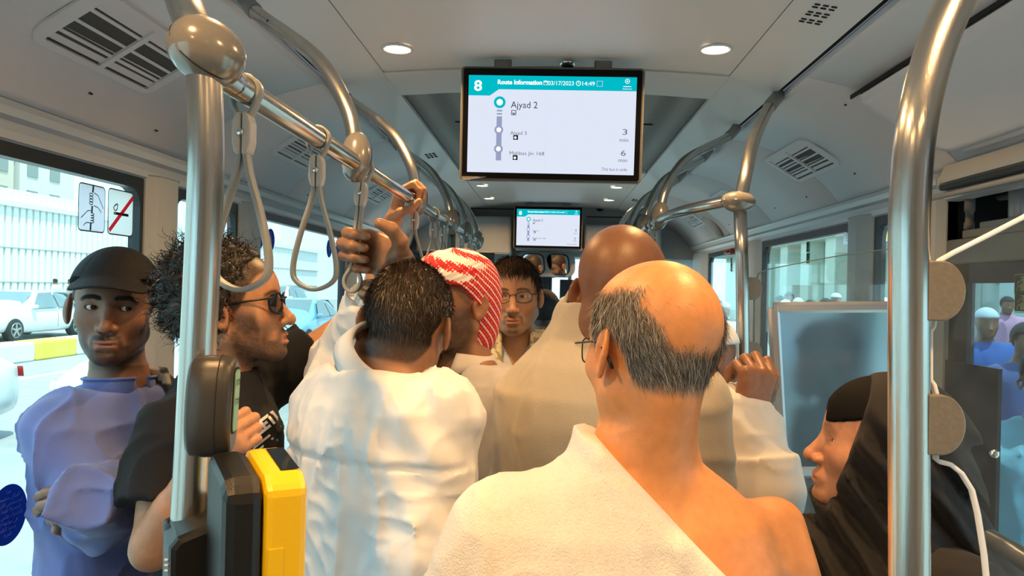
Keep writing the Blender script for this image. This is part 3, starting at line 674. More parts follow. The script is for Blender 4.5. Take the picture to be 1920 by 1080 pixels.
# ------------------------------------------------------------------ route screens
E_white = emis('screen_white',(.80,.86,1.0),.84); E_teal = emis('screen_teal',(.0,.50,.58),.9); E_txt = emis('screen_dark_text',(.03,.035,.08),1.); E_grey = emis('screen_grey',(.28,.32,.48),1.)
E_mid = emis('screen_mid_text',(.12,.14,.20),1.); E_wh2 = emis('screen_header_white',(1,1,1),1.05); E_blk=emis('screen_black_tag',(.006,.006,.01),1.); E_line=emis('screen_line',(.62,.66,.88),1.)
M_bez = mat('screen_bezel_black',(.004,.004,.005),.25,spec=.12); M_case = mat('screen_case_grey',(.10,.098,.092),.4); M_film = glass('loose_film',(.9,.88,.85),.2,.35,(.5,.48,.45))
def screen(center, w, h, roll, tilt, label, film):
    root = thing('route_screen', label, 'screen', center)
    Rm = Matrix.Rotation(roll,4,'Y') @ Matrix.Rotation(tilt,4,'X') @ Matrix.Rotation(math.pi/2,4,'X')
    M0 = Matrix.Translation(center) @ Rm         # local x right, y up, z to the viewer
    k = w/313.                                   # metres per picture pixel of the lit area
    L = lambda x,y,z=0.: M0 @ Matrix.Translation(((x-1033.5)*k, (234.5-y)*k, z))
    b=bmesh.new(); prism(b, rrect(w+30*k,h+32*k,8*k,5), -.045,-.003, M0@Matrix.Translation((0,1*k,0))); obj('case',b,M_case,root,bevel=.003)
    b=bmesh.new(); prism(b, rrect(w+20*k,h+24*k,4*k,3), -.004,-.0012, M0@Matrix.Translation((0,1*k,0))); obj('bezel_glass',b,M_bez,root)
    b=bmesh.new(); prism(b, rrect(w,h,.5*k,1), -.0011,-.0008, M0); disp=obj('display',b,E_white,root)
    def poly(name,pts,m,z=.0002):
        V=[(L(x,y,z)).translation for x,y in pts]; return mesh_obj(name,V,[tuple(range(len(pts)))],m,disp)
    x0,x1,y0,y1=877,1190,144.5,324.5
    poly('header_band',[(x0,y0),(x1,y0),(x1,170),(934,170),(917,182),(x0,182)],E_teal)
    def txt(s,x,y,sz,m,width=None,bold=0.,al='LEFT'): text_obj('lettering',s,sz*k,m,L(x,y,.0006),disp,al,bold*k,width*k if width else None)
    txt('8',887,173,27,E_wh2,15,.6); txt('Route Information',931,160.5,11.5,E_wh2,83,.35); txt('03/17/2023',1025,161,11,E_wh2,48); txt('14:49',1087,161,11,E_wh2,23)
    txt('Ajyad 2',957,204,17.5,E_txt,50); txt('Ajyad 3',957,253.5,9.5,E_mid,31); txt('Mahbas Jin 168',956,291,9.5,E_mid,65)
    txt('3',1165,250,15,E_mid,9); txt('min',1161,263,10,E_mid,16); txt('6',1164,289,15,E_mid,9); txt('min',1160,300.5,10,E_mid,16); txt('.This bus is unde',1128,317,8,E_mid,49)
    def ring(name,cx,cy,ro,ri,m,z=.0004):
        n=28; V=[L(cx+r*math.cos(2*math.pi*i/n),cy+r*math.sin(2*math.pi*i/n),z).translation for r in (ro,ri) for i in range(n)]
        mesh_obj(name,V,[(i,(i+1)%n,n+(i+1)%n,n+i) for i in range(n)],m,disp)
    def disc(name,cx,cy,r,m,z=.0003):
        n=24; mesh_obj(name,[L(cx+r*math.cos(2*math.pi*i/n),cy+r*math.sin(2*math.pi*i/n),z).translation for i in range(n)],[tuple(range(n))],m,disp)
    R=lambda nm,a,b_,c,d,m,z=.0002: poly(nm,[(a,b_),(c,b_),(c,d),(a,d)],m,z)
    R('route_line',931,208,941,211,E_grey); R('route_line',931,214,941,217,E_grey); R('route_line',931,220,941,302,E_grey)
    ring('stop_ring',936,194,11,6,E_teal); disc('stop_disc',936,194,6.2,E_wh2)
    for cy in (245,280.5): disc('stop_ring',935.5,cy,8.3,E_grey); disc('stop_disc',935.5,cy,4.5,E_wh2,.0005)
    for cy in (258.5,296): R('tag_black',963,cy-4.5,972,cy+4.5,E_blk); disc('tag_drop',967,cy+.5,2.4,E_wh2,.0006); R('tag_small',957,cy-1.5,960.5,cy+1,E_line)
    # little bus icon, calendar, clock, badge
    R('bus_icon',958,208,967.5,217.5,E_mid); R('bus_icon',959.5,209.5,966,213,E_white,.0004); R('bus_icon',959.3,214.4,961,216,E_white,.0004); R('bus_icon',964.6,214.4,966.3,216,E_white,.0004)
    R('calendar_icon',1017,153,1025,161,E_wh2); R('calendar_icon',1018.2,156,1023.8,160,E_teal,.0004); ring('clock_icon',1082,157,4.6,3.6,E_wh2); R('clock_icon',1081.6,154,1082.4,157.4,E_wh2); R('clock_icon',1081.6,157,1084.3,157.8,E_wh2)
    ring('badge',1172.5,152,4.4,3.5,E_wh2); disc('badge',1172.5,152,1.4,E_wh2,.0006); R('badge_line',1165,161,1180,162.2,E_wh2); txt('Makkah Bus',1164,167,3.,E_wh2,17)
    R('box_icon',1116,152,1127,152.7,E_line); R('box_icon',1116,161.6,1127,162.3,E_line); R('box_icon',1116,152,1116.7,162,E_line); R('box_icon',1126.3,152,1127,162,E_line)
    R('screen_crease',1022.5,172,1023.2,322,E_line,.0007)
    for sx in (-.30,.30):
        b=bmesh.new(); prism(b,rrect(.05,.03,.008),-.05,.012,Matrix.Translation(M0@Vector((sx*w,h/2+22*k,-.02)))); obj('ceiling_mount',b,M_case,root)
    if film:   # loose protective film curling off the lower left corner
        V=[]; 
        for i in range(7):
            for j in range(4): a=i/6;c=j/3; V.append(L(868+46*a, 333+ (8-8*a)*c+1*c, .004+.012*math.sin(a*2.4)*c*(1-a*.5)).translation)
        mesh_obj('loose_film',V,[(i*4+j,i*4+j+1,i*4+j+5,i*4+j+4) for i in range(6) for j in range(3)],M_film,root,True)
    return root
screen(W(1033.5,234.5,2.2), .478, .275, math.radians(.2), math.radians(4), 'large ceiling-hung route screen showing line eight stops, nearer one', True)
screen(W(1027.5,427,5.9), .482, .278, 0., math.radians(3), 'small far route screen above the driver mirror', False)
SC_END=1
# ------------------------------------------------------------------ front of the bus
M_fas = mat('fascia_grey_blue',(.30,.33,.36),.5,bump=.1,bscale=500); M_cab=mat('cab_wall_dark',(.035,.038,.042),.4); M_wfr=mat('white_frame_line',(.55,.57,.58),.4)
YF=6.25
wf = structure(box('wall_front', (-1.19,YF,ZC+.265), (1.19,YF+.12,ZC+.72), M_fas))
def fpatch(name,x0,y0,x1,y1,d,th,m,par,bev=.006):
    a=W(x0,y0,d); c=W(x1,y1,d); return box(name,(min(a.x,c.x),d,min(a.z,c.z)),(max(a.x,c.x),d+th,max(a.z,c.z)),m,par,bev)
fpatch('fascia_box',782,402,958,478,6.05,.2,M_fas,wf,.02); fpatch('fascia_box',1096,420,1240,470,6.08,.16,M_fas,wf,.02)
fpatch('fascia_groove',862,389,966,393,6.04,.02,M_gap,wf,0); fpatch('fascia_groove',1100,405,1180,409,6.07,.02,M_gap,wf,0)
fpatch('screen_shelf',966,462,1092,470,5.98,.25,mat('shelf_grey',(.25,.27,.29),.45),wf,.004)
fpatch('fascia_post',924,470,952,620,6.2,.05,M_fas,wf,.006)
# driver's cab partition: dark panel, white framed window
cabp = structure(thing('wall_cab','','',W(800,900,4.85))); del cabp['label']; del cabp['category']
fpatch('cab_panel',700,468,924,620,4.85,.04,M_cab,cabp,.004); fpatch('cab_panel_low',640,620,924,1000,4.85,.04,M_cab,cabp,.004)
for q in ((800,468,866,472),(862,468,868,600),(726,470,732,600)): fpatch('window_bar',*q,4.835,.02,M_wfr,cabp,.002)
fpatch('dark_pane',735,474,862,600,4.842,.008,mat('dark_cab_glass',(.03,.04,.045),.08),cabp,0)
box('cab_side',(-.37,4.87,0),(-.34,6.25,1.05),M_cab,cabp,.005)
# lower front: curtain folds, dark panel, dashboard
fpatch('dash_panel',952,610,1330,1000,6.6,.05,M_cab,cabp,.004)
cu = thing('front_curtain','grey pleated curtain in the windscreen below the driver mirror','curtain',W(1020,600,6.7))
M_cur=mat('grey_curtain',(.16,.19,.22),.85)
b=bmesh.new(); n=40; a=W(1000,520,6.8); c=W(1032,625,6.8); A_=[];B_=[]
for k in range(n+1):
    x=a.x+(c.x-a.x)*k/n; y=6.8+.02*math.sin(k*1.3); A_.append(b.verts.new((x,y,a.z))); B_.append(b.verts.new((x,y,c.z)))
for k in range(n): b.faces.new((A_[k],A_[k+1],B_[k+1],B_[k])).smooth=True
o=obj('pleats',b,M_cur,cu); md=o.modifiers.new('t','SOLIDIFY'); md.thickness=.004
fpatch('curtain_rod',990,518,1040,521,6.78,.02,M_cab,cu,.002)
for q in (994,1036): fpatch('rod_hanger',q,460,q+2,520,6.79,.01,M_cab,cu,0)
fpatch('roller_blind',1050,524,1084,625,6.75,.02,mat('blind_navy',(.035,.042,.06),.7),cu,.003)
wsn = structure(thing('window_front','','',(0,7.6,1))); wsn.name='window_9'; del wsn['label']; del wsn['category']
box('pane',(-1.19,7.6,.9),(1.19,7.61,ZC+.3),G_win,wsn); box('lower_front',(-1.2,7.6,0),(1.2,7.65,.9),M_cab,wsn); box('centre_post',(.18,7.56,.9),(.215,7.6,ZC+.3),M_wfr,wsn)
structure(box('ceiling_front',(-1.19,YF+.12,ZC+.30),(1.19,7.66,ZC+.36),M_fas))
for s in (-1,1): structure(box('wall_cab_left' if s<0 else 'wall_cab_right',(min(s*1.2,s*1.17),YF,0),(max(s*1.2,s*1.17),7.65,ZC+(.30 if s>0 else -.4)),M_cab if s>0 else M_wall))
# mirror with the driver in it
mi=thing('driver_mirror','wide rounded rear-view mirror in grey frame under the far route screen','mirror',W(1023,496,6.1))
mc=W(1023,496,6.12); M_mir=mat('mirror_silver',(.85,.88,.9),.01,1.)
b=bmesh.new(); prism(b,rrect(.47,.20,.07),0,.03,Matrix.Translation(mc+Vector((0,.02,0)))@Matrix.Rotation(math.pi/2,4,'X')); obj('mirror_frame',b,M_fas,mi,bevel=.008)
DRV=Vector((-.80,5.42,1.34))
for g in (-1,1):
    q=mc+Vector((g*.098,-.020,0)); din=(q-Vector((0,0,ZC))).normalized(); dout=(DRV+Vector((0,0,.0 if g>0 else .02))-q).normalized(); nn=(dout-din).normalized()
    # glass insert set into the frame, turned towards the driver seat
    x=Vector((0,0,1)).cross(nn)*-1; x=nn.cross(Vector((0,0,1))).normalized()*-1; z=x.cross(nn)*-1; yv=nn.cross(x)
    b=bmesh.new(); prism(b,rrect(.175,.155,.045),-.002,.002,frame_m(q+Vector((0,-.028,0)),x,yv,nn)); obj('mirror_glass',b,M_mir,mi)
    b=bmesh.new(); prism(b,rrect(.19,.17,.05),-.012,-.003,frame_m(q+Vector((0,-.028,0)),x,yv,nn)); obj('mirror_backing',b,M_black,mi)

# ------------------------------------------------------------------ outside
ZR=-.25
M_road=mat('asphalt_pale',(.30,.31,.31),.9,noise=.12,nscale=3); M_conc=mat('pale_concrete',(.70,.72,.70),.85,noise=.05,nscale=2)
structure(box('ground',(-60,-40,ZR-.1),(60,90,ZR),M_road))
st=structure(box('road_marking',(-9.6,-5,ZR),(-9.45,60,ZR+.006),M_conc))
# ribbed white wall across the road
wallo=structure(box('wall_street',(-26.6,-10,ZR),(-26,85,ZR+5.2),M_conc))
b=bmesh.new(); bx(b,(0,-.17,0),(.16,.17,5.2)); bmesh.ops.bevel(b,geom=[e for e in b.edges if abs(e.verts[0].co.z-e.verts[1].co.z)>1],offset=.05,segments=1); me_rib=bpy.data.meshes.new('rib'); b.to_mesh(me_rib); b.free(); me_rib.materials.append(mat('rib_white',(.78,.80,.78),.8))
for k in range(120):
    o=obj('rib',me_rib,None,wallo); o.location=(-26,17+k*.5,ZR); o.scale=(1,1,1.0 if (k<22 or k>60) else 1.16)
for z in (1.55,3.2): box('wall_joint',(-26.02,-10,ZR+z),(-25.82,85,ZR+z+.05),mat('joint_grey',(.35,.38,.36),.9),wallo)
box('wall_top',(-27,-10,ZR+5.2),(-25.7,85,ZR+5.45),M_conc,wallo)
# stepped buildings above the wall
for i,(y,w,h_,m_) in enumerate(((20,8,9,(.62,.56,.48)),(29,8,12,(.66,.64,.58)),(37.5,8,10,(.60,.50,.42)),(44.5,5,14,(.64,.62,.58)))):
    bl=thing('apartment_building',['low sandy building above the near end of the ribbed wall','tall pale building above the ribbed wall','reddish sandy building above the ribbed wall','large far pale building above the ribbed wall'][i],'building',(-34,y,ZR))
    box('wall',(-38,y-w/2,ZR),(-30,y+w/2,ZR+h_),mat('bldg%d'%i,m_,.9),bl); box('roof',(-38.2,y-w/2-.2,ZR+h_),(-29.8,y+w/2+.2,ZR+h_+.3),M_conc,bl)
    for a in range(int(w//2)):
        for c in range(int((h_-5)//2)): f=box('window',(-30.05,y-w/2+.6+a*2,ZR+5.6+c*2),(-29.95,y-w/2+1.5+a*2,ZR+6.8+c*2),mat('shutter',(.25,.27,.25),.6),bl)
# kerb with yellow block
kb=thing('kerb_barrier','yellow and white painted kerb barrier beside the road','kerb',(-11.5,14,ZR))
for k in range(14): box('kerb_block',(-11.9,9+k*1.5,ZR),(-11.3,10.46+k*1.5,ZR+.42),mat('kerb_yellow',(.75,.60,.08),.7) if k%2 else M_conc,kb,.04)
# cars
def wheel(b_,M):
    pass
def car(label,loc,rz,col,style='sedan'):
    root=thing('parked_car',label,'car',(0,0,0),'cars outside the left windows',local=True); root.location=loc; root.rotation_euler=(0,0,rz)
    mb=mat('paint_%s'%label.split()[0],col,.25,.1,coat=.6); mg=mat('car_glass',(.16,.22,.25),.08); mt=mat('tyre',(.02,.02,.02),.8); mr=mat('rim_alloy',(.5,.5,.5),.3,.8); ml=mat('lamp_white',(.8,.8,.8),.1); mrd=mat('lamp_red',(.5,.01,.01),.2)
    suv=style=='suv'; Hh=.28 if suv else 0.
    # stations: x, bottom z, belt z, half width, roof z (==belt if none), roof half width
    st_=[(-2.38,.34,.62,.70,.62,.70),(-2.30,.24,.86+Hh*.5,.82,.88+Hh*.5,.80),(-1.75,.22,.92+Hh*.6,.89,1.02+Hh*(1.0 if suv else .6),.80),(-1.15 if not suv else -1.9,.20,.94+Hh*.6,.90,1.34+Hh,.66),(-.4,.19,.93+Hh*.6,.90,1.45+Hh,.64),(.25,.19,.92+Hh*.6,.90,1.43+Hh,.64),(1.0,.20,.90+Hh*.6,.90,.97+Hh*.6,.76),(1.7,.22,.82+Hh*.5,.87,.84+Hh*.5,.74),(2.25,.26,.66+Hh*.4,.78,.70+Hh*.4,.66),(2.40,.32,.50,.66,.54,.60)]
    st_.sort(key=lambda s:s[0])
    b=bmesh.new(); R=[]
    for x,zb,zl_,w,zr_,wr in st_:
        h=[(0,zb),(w*.88,zb),(w,zb+.12),(w,(zb+zl_)/2+.05),(w*.97,zl_),(wr,zr_-.02),(wr*.8,zr_),(0,zr_+.01)]
        R.append([b.verts.new((x,-y,z)) for y,z in h]+[b.verts.new((x,y,z)) for y,z in h[::-1][1:-1]])
    n=len(R[0])
    for A_,B_ in zip(R,R[1:]):
        for k in range(n): b.faces.new((A_[k],A_[(k+1)%n],B_[(k+1)%n],B_[k])).smooth=True
    b.faces.new(R[0][::-1]); b.faces.new(R[-1]); o=obj('body',b,mb,root); md=o.modifiers.new('s','SUBSURF'); md.levels=md.render_levels=1
    def quad(name,pts,m,th=.02):
        o=mesh_obj(name,pts,[tuple(range(len(pts)))],m,root); return o
    zr=1.40+Hh; zb=.95+Hh*.6
    for s in (-1,1):
        y0,y1=s*.905,s*.68
        quad('side_window',[(-1.35 if not suv else -1.9,y0,zb),(-.48,y0,zb),(-.45,y1,zr),(-1.0 if not suv else -1.8,y1,zr-.08)],mg); quad('side_window',[(-.42,y0,zb),(.72,y0,zb-.02),(.22,y1,zr-.02),(-.39,y1,zr)],mg)
    quad('windscreen',[(.99,-.70,zb+.04),(.99,.70,zb+.04),(.33,.60,zr+.005),(.33,-.60,zr+.005)],mg); quad('rear_window',[(-1.85 if not suv else -2.2,-.70,zb+.07),(-1.22 if not suv else -2.0,-.60,zr-.02),(-1.22 if not suv else -2.0,.60,zr-.02),(-1.85 if not suv else -2.2,.70,zb+.07)],mg)
    for s in (-1,1):
        quad('headlamp',[(2.30,s*.50,.62+Hh*.3),(2.16,s*.80,.66+Hh*.3),(2.20,s*.80,.56+Hh*.3),(2.34,s*.50,.53+Hh*.3)],ml); quad('tail_lamp',[(-2.36,s*.45,.80+Hh*.4),(-2.26,s*.83,.82+Hh*.4),(-2.28,s*.83,.70+Hh*.4),(-2.38,s*.45,.68+Hh*.4)],mrd)
        for x in (-1.40,1.42):
            Mw=Matrix.Translation((x,s*.80,.33))@Matrix.Rotation(math.pi/2,4,'X'); b=bmesh.new(); lathe(b,[(.20,-.10),(.31,-.11),(.33,-.08),(.33,.08),(.31,.11),(.20,.10)],28,Mw); t=obj('tyre',b,mt,root,True)
            b=bmesh.new()
            for k in range(5): bx(b,(-.028,.03,-s*.112-.01),(.028,.205,-s*.112+.01),Mw@Matrix.Rotation(k*2*math.pi/5,4,'Z')@Matrix.Diagonal((1,1,1,1)))
            lathe(b,[(.195,-.01),(.215,-.01),(.215,.01),(.195,.01),(.195,-.01)],24,Mw@Matrix.Translation((0,0,-s*.112)),cap=False); lathe(b,[(.05,-.012),(.05,.012)],16,Mw@Matrix.Translation((0,0,-s*.112))); obj('alloy_rim',b,mr,t)
        b=bmesh.new(); bx(b,(.62,s*.92-.05,.93+Hh*.6),(.78,s*.92+.09*s+.0 if s>0 else s*.92+.05,1.04+Hh*.6)); obj('side_mirror',b,mb,root,bevel=.03)
        for x in (-.43,): quad('door_gap',[(x-.006,s*.912,.34),(x+.006,s*.912,.34),(x+.006,s*.912,.92),(x-.006,s*.912,.92)],mt)
    return root
q1=WZ(36,637,ZR); q2=WZ(131,633,ZR)
car('white sedan parked facing the bus beyond the road, ahead of the ribbed wall',((q1.x+q2.x)/2-.8,(q1.y+q2.y)/2,ZR),-math.pi/2,(.78,.79,.80))
car('pale sedan whose wheel shows beside the arms of the blue tunic',(-6.95,solve_d(74,-6.05,.5,3,30)-2.45,ZR),-math.pi/2,(.74,.77,.78))
car('silver sedan seen through the narrow window behind the curly hair',(-5.0,10.9,ZR),-math.pi/2,(.55,.62,.66))
car('light blue sedan behind the sunglasses of the curly-haired man',(-7.2,21.5,ZR),-math.pi/2,(.20,.45,.60))
car('tall white off-roader parked behind the light blue sedan',(-13.3,37,ZR),-math.pi/2,(.80,.81,.82),'suv')
# plaza and building on the right
M_stone=mat('pale_green_stone',(.50,.56,.48),.8,noise=.08,nscale=1.5); 
fb=thing('stone_building','pale green stone building with columns beyond the right windows','building',(14,20,ZR))
box('wall',(14,2,ZR),(16,62,ZR+11),M_stone,fb); 
for k in range(15): box('column',(13.2,4+k*3.6,ZR),(14,5.3+k*3.6,ZR+11),mat('column_stone',(.58,.62,.52),.8),fb,.05)
for k in range(14):
    for z in (2.4,6.0): box('window',(13.9,6.0+k*3.6,ZR+z),(14.02,6.9+k*3.6,ZR+z+1.5),mat('dark_pane',(.05,.06,.06),.15),fb)
box('ledge',(13,2,ZR+4.6),(14,62,ZR+5.0),M_stone,fb,.04)
aw=thing('yellow_sign','yellow banner sign on two posts before the stone building','sign',(12.3,27,ZR)); box('banner',(12.2,25.4,ZR+3.9),(12.26,30.4,ZR+4.5),mat('yellow_banner',(.80,.66,.14),.6),aw); 
for y in (25.5,30.3): box('post',(12.26,y-.05,ZR),(12.34,y+.05,ZR+4.6),M_dark,aw)
# pleated green-white canopy hanging outside the door
cn=thing('street_canopy','pale pleated canvas screen hanging outside the door','canopy',(5.2,7.6,ZR))
b=bmesh.new(); A_=[];B_=[]; n=60
for k in range(n+1):
    y=8.2+2.4*k/n; x=6.6+.07*math.sin(k*1.15); A_.append(b.verts.new((x,y,ZR+1.1))); B_.append(b.verts.new((x,y,ZR+2.75)))
for k in range(n): b.faces.new((A_[k],A_[k+1],B_[k+1],B_[k])).smooth=True
o=obj('canvas',b,mat('pale_canvas',(.62,.68,.58),.8),cn); md=o.modifiers.new('t','SOLIDIFY'); md.thickness=.01
for y in (8.2,10.6):
    b=bmesh.new(); tube(b,[(6.6,y,ZR),(6.6,y,ZR+2.8)],.03,10); obj('post',b,M_dark,cn)
dkb=thing('dark_kiosk','dark kiosk behind the smudged partition beyond the door','kiosk',(4.8,6.2,ZR)); box('body',(4.6,5.2,ZR),(5.6,7.4,ZR+2.35),mat('kiosk_dark',(.03,.035,.045),.5),dkb,.03); box('roof',(4.5,5.1,ZR+2.35),(5.7,7.5,ZR+2.45),M_dark,dkb,.02)
# ------------------------------------------------------------------ stickers on the panes
def on_wall(side,px,py,dx=.0): return WX(px,py,side*(XW+.004-dx))
def sticker(label,side,corners,colr,cat='sticker',border=None,xo=.0):
    """corners by pixel TL,TR,BR,BL on the pane"""
    pts=[on_wall(side,*c,xo) for c in corners]; root=thing('window_sticker',label,cat,sum(pts,Vector())/4)
    ux=(pts[1]-pts[0]+pts[2]-pts[3])/2; uy=(pts[0]-pts[3]+pts[1]-pts[2])/2; ux=Vector((0,ux.y,0)); uy=Vector((0,0,uy.z)); w,h=ux.length,uy.length; c=sum(pts,Vector())/4
    M=frame_m(c,ux.normalized(),uy.normalized(),Vector((-side,0,0)))
    return root,M,w,h
_mat0=mat
def mat(name,col,rough=.5,*a,**k):
    m=_mat0(name,col,rough,*a,**k)
    if (name.startswith('sticker_') or name.startswith('notice')) and not m.get('thin'):
        m['thin']=1; nt=m.node_tree; o_=nt.nodes['Material Output']; tl=nt.nodes.new('ShaderNodeBsdfTranslucent'); tl.inputs[0].default_value=(*[min(1,c*1.6) for c in col],1)
        mx=nt.nodes.new('ShaderNodeMixShader'); mx.inputs[0].default_value=.75; nt.links.new(nt.nodes['Principled BSDF'].outputs[0],mx.inputs[1]); nt.links.new(tl.outputs[0],mx.inputs[2]); nt.links.new(mx.outputs[0],o_.inputs[0])
    return m
M_swh=mat('sticker_white',(.42,.42,.43),.5); M_ink=mat('sticker_ink',(.012,.014,.016),.5); M_red=mat('sticker_red',(.50,.012,.02),.5); M_nav=mat('sticker_navy',(.02,.06,.20),.45); M_lbl=mat('sticker_pale_blue',(.45,.52,.62),.5); M_grs=mat('sticker_green',(.02,.12,.06),.5); M_lgr=mat('sticker_light',(.55,.62,.55),.5)
def flat(name,pts,M,z,m,par,th=.0004):
    b=bmesh.new(); prism(b,pts,z,z+th,M); return obj(name,b,m,par)
def line(name,pts,M,z,w,m,par):
    b=bmesh.new(); pts=[Vector((x,y,0)) for x,y in pts]; L=[];Rr=[]
    for i,p in enumerate(pts):
        a=pts[max(i-1,0)]; c=pts[min(i+1,len(pts)-1)]; t=(c-a).normalized(); n=Vector((-t.y,t.x,0))*w/2; L.append(b.verts.new(M@(p+n+Vector((0,0,z))))); Rr.append(b.verts.new(M@(p-n+Vector((0,0,z)))))
    for i in range(len(pts)-1): b.faces.new((L[i],L[i+1],Rr[i+1],Rr[i]))
    return obj(name,b,m,par)
def blank(r,M,w,h,m,rad=.1): 
    line('border',[*rrect(w,h,w*rad),rrect(w,h,w*rad)[0]],M,.0005,w*.03,M_ink,r); return flat('sheet',rrect(w*.965,h*.975,w*rad*.95),M,.001,m,r)
# hold-on sign
r,M,w,h=sticker('white window sticker of two hands gripping a pole',-1,((150,343),(199,352),(193,438),(144,429)),M_swh); sh=blank(r,M,w,h,mat('sticker_lilac',(.60,.59,.64),.5))
U=lambda x,y:((x-.5)*w,(.5-y)*h)
line('pole_mark',[U(.52,.0),U(.50,.16)],M,.0016,w*.06,M_ink,sh); line('pole_mark',[U(.49,.45),U(.48,.60)],M,.0016,w*.06,M_ink,sh); line('pole_mark',[U(.45,.82),U(.44,.985)],M,.0016,w*.06,M_ink,sh)
for k in range(4): line('finger_line',[U(.38+.02*math.cos(t)*0+.12*(1+math.cos(t))*.55,.21+.062*k+.03*math.sin(t)) for t in [2*math.pi*q/14 for q in range(15)]],M,.0016,w*.02,M_ink,sh)
for k in range(4): line('finger_line',[U(.44+.13*math.sin(t),.60+.055*k+.027*(1-math.cos(t))) for t in [math.pi*q/8 for q in range(9)]],M,.0016,w*.02,M_ink,sh)
line('arm_line',[U(.55,.16),U(.70,.20),U(.82,.34),U(.93,.47)],M,.0016,w*.02,M_ink,sh); line('arm_line',[U(.55,.44),U(.70,.46),U(.80,.52),U(.84,.57)],M,.0016,w*.02,M_ink,sh)
line('arm_line',[U(.44,.55),U(.32,.57),U(.18,.67),U(.08,.74)],M,.0016,w*.02,M_ink,sh); line('arm_line',[U(.46,.82),U(.30,.82),U(.22,.86),U(.18,.90)],M,.0016,w*.02,M_ink,sh)
# no-smoking sign
r,M,w,h=sticker('white no-smoking window sticker with red diagonal bar',-1,((206,353),(251,363),(246,444),(199,437)),M_swh); sh=blank(r,M,w,h,mat('sticker_cream',(.66,.64,.62),.5))
flat('cigarette',[U(.20,.56),U(.20,.50),U(.80,.50),U(.80,.56)][::-1],M,.0016,M_ink,sh); flat('cigarette_tip',[U(.20,.555),U(.20,.505),U(.27,.505),U(.27,.555)][::-1],M,.0022,M_lgr,sh)
line('smoke',[U(.25,.48),U(.19,.42),U(.24,.36),U(.33,.31)],M,.0016,w*.03,M_ink,sh); line('smoke',[U(.27,.48),U(.34,.42),U(.34,.36),U(.36,.31)],M,.0016,w*.03,M_ink,sh)
line('red_bar',[U(.03,.93),U(.97,.10)],M,.0026,w*.10,M_red,sh)
# round blue standing-person stickers
def person_sticker(px,py,label):
    c=on_wall(-1,px,py); r=thing('window_sticker',label,'sticker',c); M=frame_m(c,Vector((0,1,0)),Vector((0,0,1)),Vector((1,0,0))); R_=.048
    d=flat('disc',[(R_*math.cos(2*math.pi*k/36),R_*math.sin(2*math.pi*k/36)) for k in range(36)],M,.0005,M_nav,r)
    U=lambda x,y:(x*R_,y*R_)
    flat('head_mark',[(R_*.13*math.cos(t),R_*(.62+.13*math.sin(t))) for t in [2*math.pi*k/14 for k in range(14)]],M,.0011,M_lbl,d)
    flat('body_mark',[U(-.10,-.80),U(-.02,-.80),U(0,-.15),U(.02,-.80),U(.10,-.80),U(.17,.1),U(.30,-.18),U(.36,-.12),U(.22,.42),U(-.22,.42),U(-.36,-.12),U(-.30,-.18),U(-.17,.1)][::-1][::-1],M,.0011,M_lbl,d)
person_sticker(485,446,'round navy sticker with white figure half behind the near strap loop'); person_sticker(507,450,'round navy sticker with white standing figure beside the strap loop'); person_sticker(617,466,'round navy sticker with white figure seen inside the open strap loop'); person_sticker(634,469,'round navy sticker with white figure just before the raised fist')
# running-man exit stickers
def exit_sticker(px,py,label,s=.052):
    c=on_wall(1,px,py); r=thing('window_sticker',label,'sticker',c); M=frame_m(c,Vector((0,-1,0)),Vector((0,0,1)),Vector((-1,0,0)))
    d=blank(r,M,s,s,M_lgr,.04); U=lambda x,y:((x-.5)*s,(.5-y)*s)
    flat('green_field',[U(.06,.94),U(.06,.06),U(.94,.06),U(.94,.94)][::-1],M,.0016,M_grs,d); flat('doorway',[U(.55,.86),U(.55,.14),U(.88,.14),U(.88,.86)][::-1],M,.0021,M_lgr,d)
    for pts in ([(.60,.34),(.46,.58)],[(.46,.58),(.34,.66),(.30,.86)],[(.46,.58),(.62,.70),(.70,.86)],[(.58,.38),(.40,.40),(.30,.52)],[(.60,.38),(.74,.50)]): line('running_figure',[U(*q) for q in pts],M,.0028,s*.09,M_lgr if pts[0][0]<.59 else M_grs,d)
    flat('figure_head',[(U(.64+.06*math.cos(t),.24-.06*math.sin(t))) for t in [2*math.pi*k/12 for k in range(12)]],M,.0028,M_grs,d)
exit_sticker(1516,463,'green exit sticker on the window beyond the clear partition, upper one'); exit_sticker(1516,484,'green exit sticker on the window beyond the clear partition, lower one')
exit_sticker(1372,490,'small exit sticker on the far window behind the slim pole, upper one'); exit_sticker(1372,502,'small exit sticker on the far window behind the slim pole, lower one')
exit_sticker(1914,532,'green running-man exit sticker on the door glass, upper one',.05); exit_sticker(1914,567,'green running-man exit sticker on the door glass, lower one',.05)
r,M,w,h=sticker('small white notice sticker at the top of the right window',1,((1582,436),(1602,432),(1602,456),(1582,458)),M_swh); flat('sheet',rrect(w,h,.004),M,.0006,mat('notice_white',(.6,.6,.62),.5),r)
for k in range(3): line('notice_line',[(-w*.3,h*(.2-.2*k)),(w*.3,h*(.2-.2*k))],M,.0014,h*.05,mat('notice_grey',(.3,.3,.32),.5),r)
